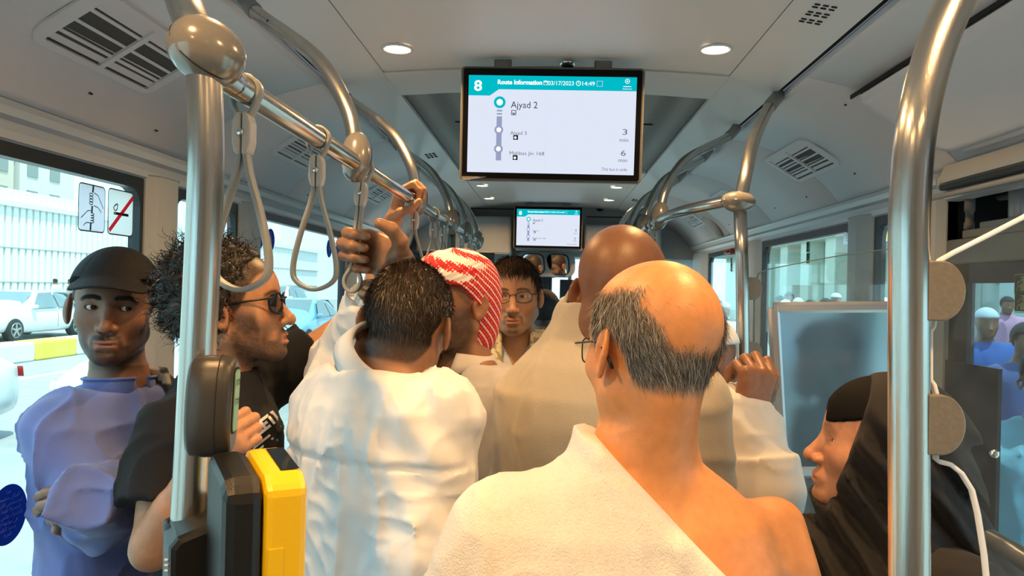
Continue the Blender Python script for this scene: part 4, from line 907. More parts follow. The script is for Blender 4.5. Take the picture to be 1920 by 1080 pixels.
# navy oval notice in Arabic low on the left window
ISO={'ا':'ﺍﺎ','أ':'ﺃﺄ','د':'ﺩﺪ','ذ':'ﺫﺬ','ر':'ﺭﺮ','ز':'ﺯﺰ','و':'ﻭﻮ','ة':'ﺓﺔ','ه':'ﻩﻪﻫﻬ','ل':'ﻝﻞﻟﻠ','م':'ﻡﻢﻣﻤ','ك':'ﻙﻚﻛﻜ','ن':'ﻥﻦﻧﻨ','خ':'ﺥﺦﺧﺨ','ص':'ﺹﺺﺻﺼ','س':'ﺱﺲﺳﺴ','ت':'ﺕﺖﺗﺘ','ي':'ﻱﻲﻳﻴ','ح':'ﺡﺢﺣﺤ','ف':'ﻑﻒﻓﻔ','ق':'ﻕﻖﻗﻘ','ط':'ﻁﻂﻃﻄ','ض':'ﺽﺾﺿﻀ','ع':'ﻉﻊﻋﻌ','ج':'ﺝﺞﺟﺠ','ظ':'ﻅﻆﻇﻈ','ب':'ﺏﺐﺑﺒ'}
def shape_ar(t):
    out=[]
    for i,ch in enumerate(t):
        f=ISO.get(ch)
        if not f: out.append(ch); continue
        pv=ISO.get(t[i-1]) if i else None; nx=ISO.get(t[i+1]) if i+1<len(t) else None
        a=bool(pv and len(pv)==4); b_=bool(nx) and len(f)==4
        out.append(f[{(0,0):0,(1,0):1,(0,1):2,(1,1):3}[(int(a),int(b_))]] if len(f)==4 else f[1 if a else 0])
    return ''.join(out[::-1])
c=on_wall(-1,14,965); ov=thing('window_sticker','large navy oval sticker with white Arabic lines low on the left window','sticker',c); M=frame_m(c,Vector((0,1,0)),Vector((0,0,1)),Vector((1,0,0)))
so=flat('oval',[(.062*math.cos(t),.066*math.sin(t)) for t in [2*math.pi*k/44 for k in range(44)]],M,.0005,mat('sticker_royal_navy',(.012,.06,.22),.4),ov)
for k,t in enumerate(('هذا','المكان مخصص','لمستخدمي الكراسي','المتحركة فقط ضع','المتحرك عكس اتجاه','في مواجهة ال','مسند الظهر','العربة')):
    text_obj('lettering',shape_ar(t),.0115,mat('sticker_text_white',(.75,.78,.82),.5),M@Matrix.Translation((0,.047-.0135*k,.0012)),so,'CENTER')
mat=_mat0
# red emergency hammer box on the right moulding
hm=thing('emergency_hammer','small red emergency hammer holder above the far right window','hammer holder',W(1368,461,4.35)); pq=Vector((1.135,solve_d(1369,1.135,ZC+.262),ZC+.262))
b=bmesh.new(); bx(b,(pq.x-.02,pq.y-.08,pq.z-.018),(pq.x+.03,pq.y+.09,pq.z+.018)); obj('holder',b,mat('hammer_red',(.25,.012,.015),.4),hm,bevel=.01)
b=bmesh.new(); tube(b,[(pq.x-.024,pq.y-.06,pq.z),(pq.x-.024,pq.y+.06,pq.z)],.006,8); obj('handle',b,M_dark,hm,True)
# ------------------------------------------------------------------ implicit bodies: distance fields meshed into one continuous surface
def V3(p): return np.array(p, dtype=np.float64)
def smin(a, b, k):
    h = np.clip(.5+.5*(b-a)/k, 0, 1); return b+(a-b)*h - k*h*(1-h)
def smax(a, b, k): return -smin(-a,-b,k)
def sd_ell(P, c, r):
    r = np.asarray(r,float); q = (P-c)/r; k0 = np.sqrt((q*q).sum(1))+1e-9; q2 = q/r; k1 = np.sqrt((q2*q2).sum(1))+1e-9
    return k0*(k0-1)/k1
def sd_cone(P, a, b, ra, rb):     # tapered capsule
    a=V3(a); b=V3(b); ab=b-a; t=np.clip(((P-a)@ab)/(ab@ab+1e-12),0,1); q=P-a-t[:,None]*ab
    return np.sqrt((q*q).sum(1)) - (ra+(rb-ra)*t)
def sd_rbox(P, c, R, h, r):       # rounded box, R columns are axes
    q = np.abs((P-c)@R)-np.asarray(h)+r; return np.sqrt((np.maximum(q,0)**2).sum(1))+np.minimum(q.max(1),0)-r
def near(fn, c, rad, P, big=1.):
    """evaluate a small feature only where it matters"""
    d2=((P-c)**2).sum(1); m=d2<rad*rad; out=np.full(len(P),big)
    if m.any(): out[m]=fn(P[m])
    return out
_perm = np.random.RandomState(3).rand(4096)
def vnoise(P):
    I=np.floor(P).astype(np.int64); f=P-I; f=f*f*(3-2*f); r=0
    for dx in (0,1):
        for dy in (0,1):
            for dz in (0,1):
                h=_perm[((I[:,0]+dx)*73+(I[:,1]+dy)*179+(I[:,2]+dz)*283)%4096]
                r=r+h*(f[:,0] if dx else 1-f[:,0])*(f[:,1] if dy else 1-f[:,1])*(f[:,2] if dz else 1-f[:,2])
    return r
def ridge(P): n=vnoise(P); return 1-np.abs(2*n-1)
def euler(yaw, pitch=0, roll=0):
    """columns: person's right, forward (face), up. yaw 0 faces +y (down the bus), positive yaw turns left"""
    return np.array(Matrix.Rotation(yaw,3,'Z') @ Matrix.Rotation(pitch,3,'X') @ Matrix.Rotation(roll,3,'Y'))
def mesh_field(f, lo, hi, h, blk=4, slack=1.7):
    """surface nets on a grid of step h; only blocks near the surface are evaluated finely"""
    lo=V3(lo); n=np.maximum(np.ceil((V3(hi)-lo)/(h*blk)).astype(int),1); N=n*blk+1
    cx=[lo[i]+(np.arange(n[i])+.5)*h*blk for i in range(3)]
    G=np.stack(np.meshgrid(*cx,indexing='ij'),-1).reshape(-1,3)
    D=f(G).reshape(n); near_m=np.abs(D)<h*blk*.87*slack
    full=np.repeat(np.repeat(np.repeat(np.where(D<0,-1.,1.),blk,0),blk,1),blk,2); full=np.pad(full,((0,1),)*3,mode='edge')
    m=np.repeat(np.repeat(np.repeat(near_m,blk,0),blk,1),blk,2); m=np.pad(m,((0,1),)*3,mode='edge')
    m[1:]|=m[:-1]; m[:,1:]|=m[:,:-1]; m[:,:,1:]|=m[:,:,:-1]
    idx=np.argwhere(m); 
    full[m]=f(lo+idx*h)
    s=full<0
    nx,ny,nz=[k-1 for k in full.shape]
    cnt=np.zeros((nx,ny,nz),np.int8)
    for dx in (0,1):
        for dy in (0,1):
            for dz in (0,1): cnt+=s[dx:nx+dx,dy:ny+dy,dz:nz+dz]
    act=(cnt>0)&(cnt<8); cells=np.argwhere(act)
    if not len(cells): return np.zeros((0,3)),np.zeros((0,4),int)
    vid=-np.ones((nx,ny,nz),np.int64); vid[act]=np.arange(len(cells))
    acc=np.zeros((len(cells),3)); w=np.zeros(len(cells))
    corners=[(a,b,c) for a in (0,1) for b in (0,1) for c in (0,1)]
    val={k:full[cells[:,0]+k[0],cells[:,1]+k[1],cells[:,2]+k[2]] for k in corners}
    for a in corners:
        for ax in range(3):
            if a[ax]==0:
                b=list(a); b[ax]=1; b=tuple(b); va,vb=val[a],val[b]; mk=(va<0)!=(vb<0)
                if not mk.any(): continue
                t=va[mk]/(va[mk]-vb[mk]); p=np.tile(np.array(a,float),(mk.sum(),1)); p[:,ax]=t
                acc[mk]+=p; w[mk]+=1
    V=lo+(cells+acc/w[:,None])*h
    F_=[]
    for ax in range(3):
        o1,o2=[(1,2),(2,0),(0,1)][ax]
        sl0=[slice(0,None)]*3; sl1=[slice(0,None)]*3; sl0[ax]=slice(0,-1); sl1[ax]=slice(1,None)
        e=np.argwhere(s[tuple(sl0)]!=s[tuple(sl1)])
        ok=(e[:,o1]>0)&(e[:,o2]>0)&(e[:,o1]<full.shape[o1]-1)&(e[:,o2]<full.shape[o2]-1); e=e[ok]
        if not len(e): continue
        q=[]
        for da,db in ((0,0),(-1,0),(-1,-1),(0,-1)):
            c=e.copy(); c[:,o1]+=da; c[:,o2]+=db; q.append(vid[c[:,0],c[:,1],c[:,2]])
        q=np.stack(q,1); flip=~s[e[:,0],e[:,1],e[:,2]]; q[flip]=q[flip][:,::-1]; F_.append(q)
    return V,np.concatenate(F_)
def np_mesh(name, V, F_, m=None, parent=None, cols=None, smooth=True):
    me=bpy.data.meshes.new(name); me.vertices.add(len(V)); me.vertices.foreach_set('co',np.ascontiguousarray(V,dtype=np.float32).ravel())
    F_=np.asarray(F_); k=F_.shape[1]; me.loops.add(F_.size); me.loops.foreach_set('vertex_index',F_.ravel().astype(np.int32))
    me.polygons.add(len(F_)); me.polygons.foreach_set('loop_start',(np.arange(len(F_))*k).astype(np.int32))
    if smooth: me.polygons.foreach_set('use_smooth',np.ones(len(F_),bool))
    me.update(calc_edges=True)
    if cols is not None:
        at=me.color_attributes.new('tone','FLOAT_COLOR','POINT'); c=np.ones((len(V),4),np.float32); c[:,:3]=cols; at.data.foreach_set('color',c.ravel())
    return obj(name,me,m,parent)
def multi_mesh(f, boxes):
    """boxes: [(lo,hi,h)], fine ones first; coarse faces inside a finer box are dropped; returns one joined mesh"""
    Vs=[];Fs=[];n=0;done=[]
    for lo,hi,h in boxes:
        V,F_=mesh_field(f,lo,hi,h)
        if not len(F_): continue
        c=V[F_].mean(1); keep=np.ones(len(F_),bool)
        for l2,h2 in done: keep&=~((c>l2+h*.6)&(c<h2-h*.6)).all(1)
        F_=F_[keep]; Vs.append(V); Fs.append(F_+n); n+=len(V); done.append((V3(lo),V3(hi)))
    V=np.concatenate(Vs);F_=np.concatenate(Fs); u,inv=np.unique(F_,return_inverse=True); return V[u],inv.reshape(F_.shape)

# ---- skin, hair and cloth materials
def tone_mat(name, rough=.5, sss=.12, bump=.25, bscale=350, noise=.10, sheen=0, nscale=60, spec=.4):
    if name in MATS: return MATS[name]
    m=mat(name,(.5,.5,.5),rough,bump=bump,bscale=bscale,sss=sss,sheen=sheen,spec=spec); nt=m.node_tree; b=nt.nodes['Principled BSDF']
    a=nt.nodes.new('ShaderNodeVertexColor'); a.layer_name='tone'
    tc=nt.nodes.new('ShaderNodeTexCoord'); n=nt.nodes.new('ShaderNodeTexNoise'); n.inputs['Scale'].default_value=nscale; n.inputs['Detail'].default_value=5; nt.links.new(tc.outputs['Object'],n.inputs['Vector'])
    r=nt.nodes.new('ShaderNodeMapRange'); r.inputs['From Min'].default_value=.3; r.inputs['From Max'].default_value=.7; r.inputs['To Min'].default_value=1-noise; r.inputs['To Max'].default_value=1+noise; nt.links.new(n.outputs['Fac'],r.inputs['Value'])
    x=nt.nodes.new('ShaderNodeVectorMath'); x.operation='SCALE'; nt.links.new(a.outputs[0],x.inputs[0]); nt.links.new(r.outputs[0],x.inputs['Scale']); nt.links.new(x.outputs[0],b.inputs['Base Color'])
    return m
M_skin=tone_mat('skin',.42,.10,.22,420,.09)
M_eye=mat('eye_white',(.72,.68,.64),.12); M_iris=mat('iris_brown',(.05,.022,.010),.08); M_pupil=mat('pupil_black',(.004,.004,.004),.05)
M_lensd=mat('dark_lens',(.01,.01,.012),.05); M_lensc=glass('clear_lens',(.93,.93,.92),.12); M_wire=mat('dark_wire',(.015,.014,.014),.3,.6)

# ---- head field, local coordinates: x person's right, y towards the face, z up, 0 = between the eyes' height and head centre
def ear_field(P, s, out=0.):
    c=V3((s*.0775,-.012,-.010)); 
    def f(P):
        Q=P-c; a=.28; y=Q[:,1]*math.cos(a)+Q[:,2]*math.sin(a)*-1*(-1)*-1; z=Q[:,1]*math.sin(a)*1+Q[:,2]*math.cos(a)
        y=Q[:,1]*math.cos(a)+Q[:,2]*math.sin(a); z=-Q[:,1]*math.sin(a)+Q[:,2]*math.cos(a)
        x=s*Q[:,0]-(.004+out) - np.maximum(-y,0)*(.55+out*18)
        T=np.stack([x,y,z],1)
        w=np.where(z<0,.0155+.004*np.clip(1+z/.033,0,1),.0195)
        d=(np.sqrt((y/w)**2+(z/.033)**2)-1)*.017; d=smax(d, np.abs(x)-.0046, .009)-.0012
        con=sd_ell(T,V3((.006,.003,-.004)),(.0065,.0095,.0155)); d=smax(d,-con,.004)
        con2=sd_ell(T,V3((.0065,-.002,.012)),(.0045,.0105,.0125)); return smax(d,-con2,.004)
    return near(f,c,.06,P)
class Head:
    def __init__(s, c, R, scale=1., full=1., nose=1., jaw=1., eyes=.0045, ears=0., mouth=0., crown=0., lip=1., neck=1., look=(0,0), nend=(0,-.050,-.20)):
        s.c=V3(c); s.R=R; s.k=scale; s.full=full; s.nose=nose; s.jaw=jaw; s.eyes=eyes; s.ears=ears; s.mouth=mouth; s.lip=lip; s.neck=neck; s.look=look; s.crown=crown; s.nend=nend
    def loc(s,P): return (P-s.c)@s.R/s.k
    def world(s,q): return s.c+s.k*(s.R@V3(q))
    def __call__(s,P): return s.field(s.loc(P))*s.k
    def cranium(s,P):
        d=sd_ell(P,V3((0,-.014,.030+s.crown*.5)),(.0765,.099,.087+s.crown*.5)); return smin(d,sd_ell(P,V3((0,.022,.030)),(.066,.066,.066)),.03)
    def field(s,P):
        f=s.full; n=s.nose
        d=s.cranium(P)
        d=smin(d,sd_ell(P,V3((0,.026,-.034)),(.061*f,.062,.078)),.03)
        for g in (-1,1):
            d=smin(d,sd_cone(P,(g*.051*f*s.jaw,-.004,-.058),(g*.015,.066,-.098),.017*f,.018),.03)
            d=smin(d,sd_ell(P,V3((g*.043*f,.050,-.028)),(.022,.022,.019)),.025)
        d=smin(d,sd_ell(P,V3((0,.074,-.099)),(.019,.016,.016)),.018)
        # features in front
        m=(P[:,1]>.02)&(np.abs(P[:,0])<.075)&(P[:,2]>-.12)&(P[:,2]<.06); Q=P[m]; e=d[m]
        if len(Q):
            for g in (-1,1):
                e=smax(e,-sd_ell(Q,V3((g*.032,.101,.000)),(.021,.022,.0125)),.016)      # sockets
            e=smin(e,sd_cone(Q,(-.036,.069,.0175),(0,.0775,.016),.0085,.009),.012); e=smin(e,sd_cone(Q,(.036,.069,.0175),(0,.0775,.016),.0085,.009),.012)
            e=smin(e,sd_cone(Q,(0,.080,.010),(0,.1005*1+(n-1)*.03,-.036),.0068,.0098*n),.011)
            e=smin(e,sd_ell(Q,V3((0,.103+(n-1)*.03,-.041)),(.0118*n,.0115,.0098*n)),.006)
            for g in (-1,1):
                e=smin(e,sd_ell(Q,V3((g*.0125*n,.0925,-.0435)),(.0082*n,.0105,.0082)),.005)
                e=smax(e,-sd_ell(Q,V3((g*.0068*n,.0945,-.0525-.012*(n-1))),(.0030,.0045,.0028)),.003)
                # lids and eye opening
                e=smin(e,sd_ell(Q,V3((g*.032,.0655,-.001)),(.0152,.0158,.0128)),.006)
                if s.eyes: e=smax(e,-sd_ell(Q,V3((g*.0322,.081,-.0015)),(.0136,.013,s.eyes)),.0025)
            mo=s.mouth
            e=smin(e,sd_ell(Q,V3((0,.079,-.071)),(.030,.016,.018)),.012)
            e=smin(e,sd_ell(Q,V3((0,.0905,-.0700+mo*.3)),(.0215,.0085,.0052*s.lip)),.005); e=smin(e,sd_ell(Q,V3((0,.0895,-.0805-mo)),(.0185,.0085,.0060*s.lip)),.006)
            e=smax(e,-sd_ell(Q,V3((0,.099,-.0752-mo*.4)),(.0225,.0095,.0011+mo*.7)),.003)
            e=smax(e,-sd_ell(Q,V3((0,.098,-.0915-mo)),(.016,.008,.005)),.008)
            e=smax(e,-sd_ell(Q,V3((0,.0985,-.0640)),(.0030,.006,.0045)),.004)
            d=d.copy(); d[m]=e
        d=smin(d,sd_cone(P,(0,-.030,-.055),s.nend,.052*s.neck,.058*s.neck),.025)
        for g in (-1,1): d=smin(d,ear_field(P,g,s.ears),.005)
        return d
    def eyes_obj(s, root, look=None):
        if not s.eyes: return
        lx,lz=look or s.look
        for g in (-1,1):
            c=V3((g*.032,.0652,-.001)); fw=V3((lx,1,lz)); fw/=np.linalg.norm(fw)
            z=Vector(s.R@fw); 
            def place(prof,name,m,par):
                b=bmesh.new(); q=Vector((0,0,1)).rotation_difference(z).to_matrix().to_4x4()
                lathe(b,[(r*s.k,h*s.k) for r,h in prof],20,Matrix.Translation(s.world(c))@q,cap=False); return obj(name,b,m,par,True)
            R_=.0133
            e=place([(max(R_*math.sin(a),.0001),-R_*math.cos(a)) for a in [math.pi*k/14 for k in range(15)]],'eyeball',M_eye,root)
            place([(.0061,R_*.895),(.0045,R_*.955),(.002,R_*.995),(.0001,R_*1.005)],'iris',M_iris,e); place([(.0026,R_*.997),(.0012,R_*1.01),(.0001,R_*1.014)],'pupil',M_pupil,e)
def blend(c, col, w): return c*(1-w[:,None])+V3(col)*w[:,None]
def sst(x,a,b): t=np.clip((x-a)/(b-a),0,1); return t*t*(3-2*t)
def face_tones(L, base, beard=0., bcol=(.03,.022,.018), stache=0., brows=1., lipcol=None, scalp=None, scol=(.03,.025,.02), goatee=0., hairline=None, seed=0.):
    """colour of each skin vertex from its place on the head: lips, brows, stubble, shaved scalp, warm ears"""
    x,y,z=L.T; ax=np.abs(x); c=np.tile(V3(base),(len(L),1)); nz=vnoise(L*420+seed); n2=vnoise(L*90+seed)
    red=V3(base)*V3((1.12,.80,.74))
    c=blend(c,red,.6*np.exp(-((ax-.078)**2/.0002+(z+.01)**2/.0014+(y+.012)**2/.0009))+.35*np.exp(-(x**2/.0003+(z+.042)**2/.0003+(y-.1)**2/.0006))+.25*np.exp(-((ax-.042)**2/.0004+(z+.03)**2/.0005+(y-.06)**2/.001)))
    lc=lipcol if lipcol is not None else V3(base)*V3((1.0,.62,.58))
    lip=np.exp(-((x/.021)**4+((z+.0752)/.0088)**4))*(y>.078); c=blend(c,lc,.85*lip)
    if brows:
        arch=.0215-.0035*((ax-.030)/.018)**2-.10*np.maximum(ax-.036,0)
        w=np.exp(-(((z-arch)/.0042)**4))*sst(ax,.009,.015)*(1-sst(ax,.047,.056))*(y>.045); c=blend(c,bcol,brows*w*(.62+.38*nz))
    if beard:
        w=sst(-z,.030,.075)*sst(ax*1.0+np.maximum(-z-.075,0)*2.2+np.maximum(.055-y,0)*.6,.028,.047)+sst(-z,.086,.098)
        side=sst(-z,-.012,.03)*sst(ax,.052,.062)*sst(y,-.004,.014)*(1-sst(y,.05,.064)); w=np.clip(w+side,0,1)*sst(y,-.012,.012)*(1-lip)*(1-sst(-z,.115,.15))
        w*=1-sst(y,.075,.092)*(1-sst(-z,.082,.09)); c=blend(c,bcol,beard*w*(.72+.28*nz)*(.8+.4*n2).clip(0,1))
    if stache:
        w=np.exp(-(((z+.0618+.10*np.maximum(ax-.012,0))/.0062)**4))*(1-sst(ax,.022,.032))*(y>.066)*(1-.25*np.exp(-(x/.003)**2)); c=blend(c,bcol,stache*w*(.75+.25*nz))
        w=np.exp(-(((ax-.027)/.0045)**4+((z+.075)/.012)**4))*(y>.06); c=blend(c,bcol,.7*stache*w*(.6+.4*nz))
    if goatee:
        w=np.exp(-((x/.017)**4+((z+.099)/.014)**4))*(y>.06); c=blend(c,bcol,goatee*w*(.6+.4*nz))
    if scalp is not None: c=blend(c,scol,np.clip(scalp(L),0,1)*(.78+.22*nz))
    return c
# ---- hair of real strands
def surface_points(V, F_, fn, n, rng):
    a,b,c_,d=V[F_[:,0]],V[F_[:,1]],V[F_[:,2]],V[F_[:,3]]; ce=(a+b+c_+d)/4; ar=np.linalg.norm(np.cross(c_-a,d-b),axis=1)*np.clip(fn(ce),0,1)
    if ar.sum()<=0: return np.zeros((0,3)),np.zeros((0,3))
    i=rng.choice(len(F_),n,p=ar/ar.sum()); u,v=rng.rand(n,1),rng.rand(n,1)
    P=(a[i]*(1-u)+b[i]*u)*(1-v)+(d[i]*(1-u)+c_[i]*u)*v; N=np.cross(c_[i]-a[i],d[i]-b[i]); N/=np.linalg.norm(N,axis=1,keepdims=True)+1e-12
    return P,N
def strands(name, P, N, flow, length, width, m, parent, rng, segs=4, lift=.35, curl=0., curlr=.0, droop=0., cols=None, jitter=.25):
    """flat tapered hairs; flow: direction at each root"""
    n=len(P); T=flow-N*(flow*N).sum(1,keepdims=True); T/=np.linalg.norm(T,axis=1,keepdims=True)+1e-9
    T=T+rng.randn(n,3)*jitter; L=length*(.7+.6*rng.rand(n,1)); ph=rng.rand(n,1)*6.28; pts=[]
    B=np.cross(N,T); B/=np.linalg.norm(B,axis=1,keepdims=True)+1e-9
    for k in range(segs+1):
        t=k/segs; q=P+T*L*t+N*(L*(lift*t-.35*lift*t*t)+.0006)+V3((0,0,-1))*droop*L*t*t
        if curl: q=q+(N*np.cos(ph+curl*t)+B*np.sin(ph+curl*t)-N*np.cos(ph)-B*np.sin(ph))*curlr
        pts.append(q)
    side=np.cross(T,N); side/=np.linalg.norm(side,axis=1,keepdims=True)+1e-9
    mix=rng.rand(n,1)*2-1; side=side+N*mix*.8; side/=np.linalg.norm(side,axis=1,keepdims=True)
    V=np.zeros((n,(segs+1)*2,3)); 
    for k in range(segs+1):
        w=width*(1-.75*(k/segs)**2); V[:,2*k]=pts[k]-side*w; V[:,2*k+1]=pts[k]+side*w
    base=np.arange(n)[:,None]*((segs+1)*2); F_=np.concatenate([np.stack([base[:,0]+2*k,base[:,0]+2*k+1,base[:,0]+2*k+3,base[:,0]+2*k+2],1) for k in range(segs)])
    cc=None
    if cols is not None: cc=np.repeat(cols,(segs+1)*2,axis=0)
    return np_mesh(name,V.reshape(-1,3),F_,m,parent,cc)
M_hair=tone_mat('hair',.38,0,0,100,.2,spec=.5)

# ---- hands
def hand_prims(wrist, fdir, back, thumb, curls=((40,50,30),)*4, spread=(.0,.0,.0,.0), k=1., tflex=(.3,.2), topen=.6, tpts=None):
    """tapered capsules of a hand. fdir: wrist to knuckles; back: outward from the back of the hand; thumb=+1 when the thumb leaves on the side fdir x back"""
    Y=V3(fdir)/np.linalg.norm(fdir); Z=V3(back)-Y*(V3(back)@Y); Z/=np.linalg.norm(Z); X=np.cross(Y,Z)*thumb; w=V3(wrist)
    G=lambda x,y,z: w+k*(X*x+Y*y+Z*z)
    cones=[]; nails=[]
    for x,r in ((.026,.0125),(.009,.0135),(-.009,.0132),(-.025,.012)): cones.append((G(x*.62,.012,-.002),G(x,.084,0),.0155*k,r*k,.012))
    lens=((.043,.026,.021),(.048,.030,.022),(.044,.028,.021),(.035,.021,.019)); xs=(.0285,.0095,-.0095,-.0275); ys=(.088,.092,.088,.080)
    for i in range(4):
        p=G(xs[i],ys[i],.001); a=0.; rad=(.0098,.0102,.0096,.0086)[i]*k
        sp=spread[i]
        for j in range(3):
            a+=math.radians(curls[i%len(curls)][j]); dr=(Y*math.cos(a)-Z*math.sin(a))*math.cos(sp)+X*math.sin(sp); q=p+dr*lens[i][j]*k
            r2=rad*(.93 if j<2 else .82); cones.append((p,q,rad,r2,.004)); 
            if j==2:
                nz=(Y*math.sin(a)+Z*math.cos(a)); nails.append((q-dr*.004*k+nz*rad*.7, .0065*k))
            p=q; rad=r2
    if tpts is not None:
        q=[V3(t) for t in tpts]; cones+= [(q[0],q[1],.016*k,.0128*k,.010),(q[1],q[2],.0125*k,.0112*k,.005),(q[2],q[3],.0112*k,.0090*k,.004)]; return cones,nails
    p=G(.020,.018,-.006); d1=X*(.75*topen+.25)+Y*.75-Z*.35; d1/=np.linalg.norm(d1); q=p+d1*.044*k; cones.append((p,q,.0165*k,.0125*k,.012))
    d2=d1*math.cos(tflex[0])+(-X*.55-Z*.6+Y*.55)*math.sin(tflex[0]); d2/=np.linalg.norm(d2); r_=q+d2*.032*k; cones.append((q,r_,.0122*k,.0108*k,.005))
    d3=d2*math.cos(tflex[1])+(-X*.7-Z*.4+Y*.4)*math.sin(tflex[1]); d3/=np.linalg.norm(d3); e=r_+d3*.026*k; cones.append((r_,e,.0108*k,.0088*k,.004))
    nails.append((e-d3*.003*k+np.cross(np.cross(d3,Z+X*.6),d3)*.007*k,.007*k))
    return cones,nails
def grip(wrist, fdir, back, thumb, k, y=.063, z=-.027):
    """middle of the hollow that the curled fingers close on, and the hand's cross axis"""
    Y=V3(fdir)/np.linalg.norm(fdir); Z=V3(back)-Y*(V3(back)@Y); Z/=np.linalg.norm(Z); return V3(wrist)+k*(Y*y+Z*z), np.cross(Y,Z)*thumb
def wrist_for(point, fdir, back, k, y=.063, z=-.027):
    c,_=grip((0,0,0),fdir,back,1,k,y,z); return V3(point)-c
def cones_field(cones):
    lo=np.min([np.minimum(a,b)-max(ra,rb)-.03 for a,b,ra,rb,_ in cones],0); hi=np.max([np.maximum(a,b)+max(ra,rb)+.03 for a,b,ra,rb,_ in cones],0)
    def f(P):
        m=((P>lo)&(P<hi)).all(1); out=np.full(len(P),.2)
        q=np.maximum(np.maximum(lo-P,P-hi),0); out=np.sqrt((q*q).sum(1))+.03
        if m.any():
            Q=P[m]; d=None
            for a,b,ra,rb,k in cones:
                e=sd_cone(Q,a,b,ra,rb); d=e if d is None else smin(d,e,k)
            out[m]=d
        return out
    return f,lo+.018,hi-.018
# ------------------------------------------------------------------ people
def arr(v): return np.array(v,float)
PW=lambda px,py,d: arr(W(px,py,d))
M_cloth={}
def cloth(name,col,rough=.8,bump=.35,bscale=900,noise=.04,sheen=.25,crease=.5,cs=11.):
    m=mat(name,col,rough,noise=noise,nscale=25,bump=bump,bscale=bscale,sheen=sheen,spec=.25); nt=m.node_tree
    if crease and 'crease' not in nt.nodes:
        b=nt.nodes['Principled BSDF']; tc=nt.nodes.new('ShaderNodeTexCoord'); mp=nt.nodes.new('ShaderNodeMapping'); mp.inputs['Scale'].default_value=(1,1,.55); n=nt.nodes.new('ShaderNodeTexNoise'); n.name='crease'
        n.inputs['Scale'].default_value=cs; n.inputs['Detail'].default_value=3; n.inputs['Distortion'].default_value=1.4; n.noise_type='RIDGED_MULTIFRACTAL'
        bp=nt.nodes.new('ShaderNodeBump'); bp.inputs['Strength'].default_value=crease; bp.inputs['Distance'].default_value=.006
        nt.links.new(tc.outputs['Object'],mp.inputs[0]); nt.links.new(mp.outputs[0],n.inputs['Vector']); nt.links.new(n.outputs['Fac'],bp.inputs['Height'])
        old=b.inputs['Normal'].links
        if old: nt.links.new(old[0].from_socket,bp.inputs['Normal'])
        nt.links.new(bp.outputs[0],b.inputs['Normal'])
    return m
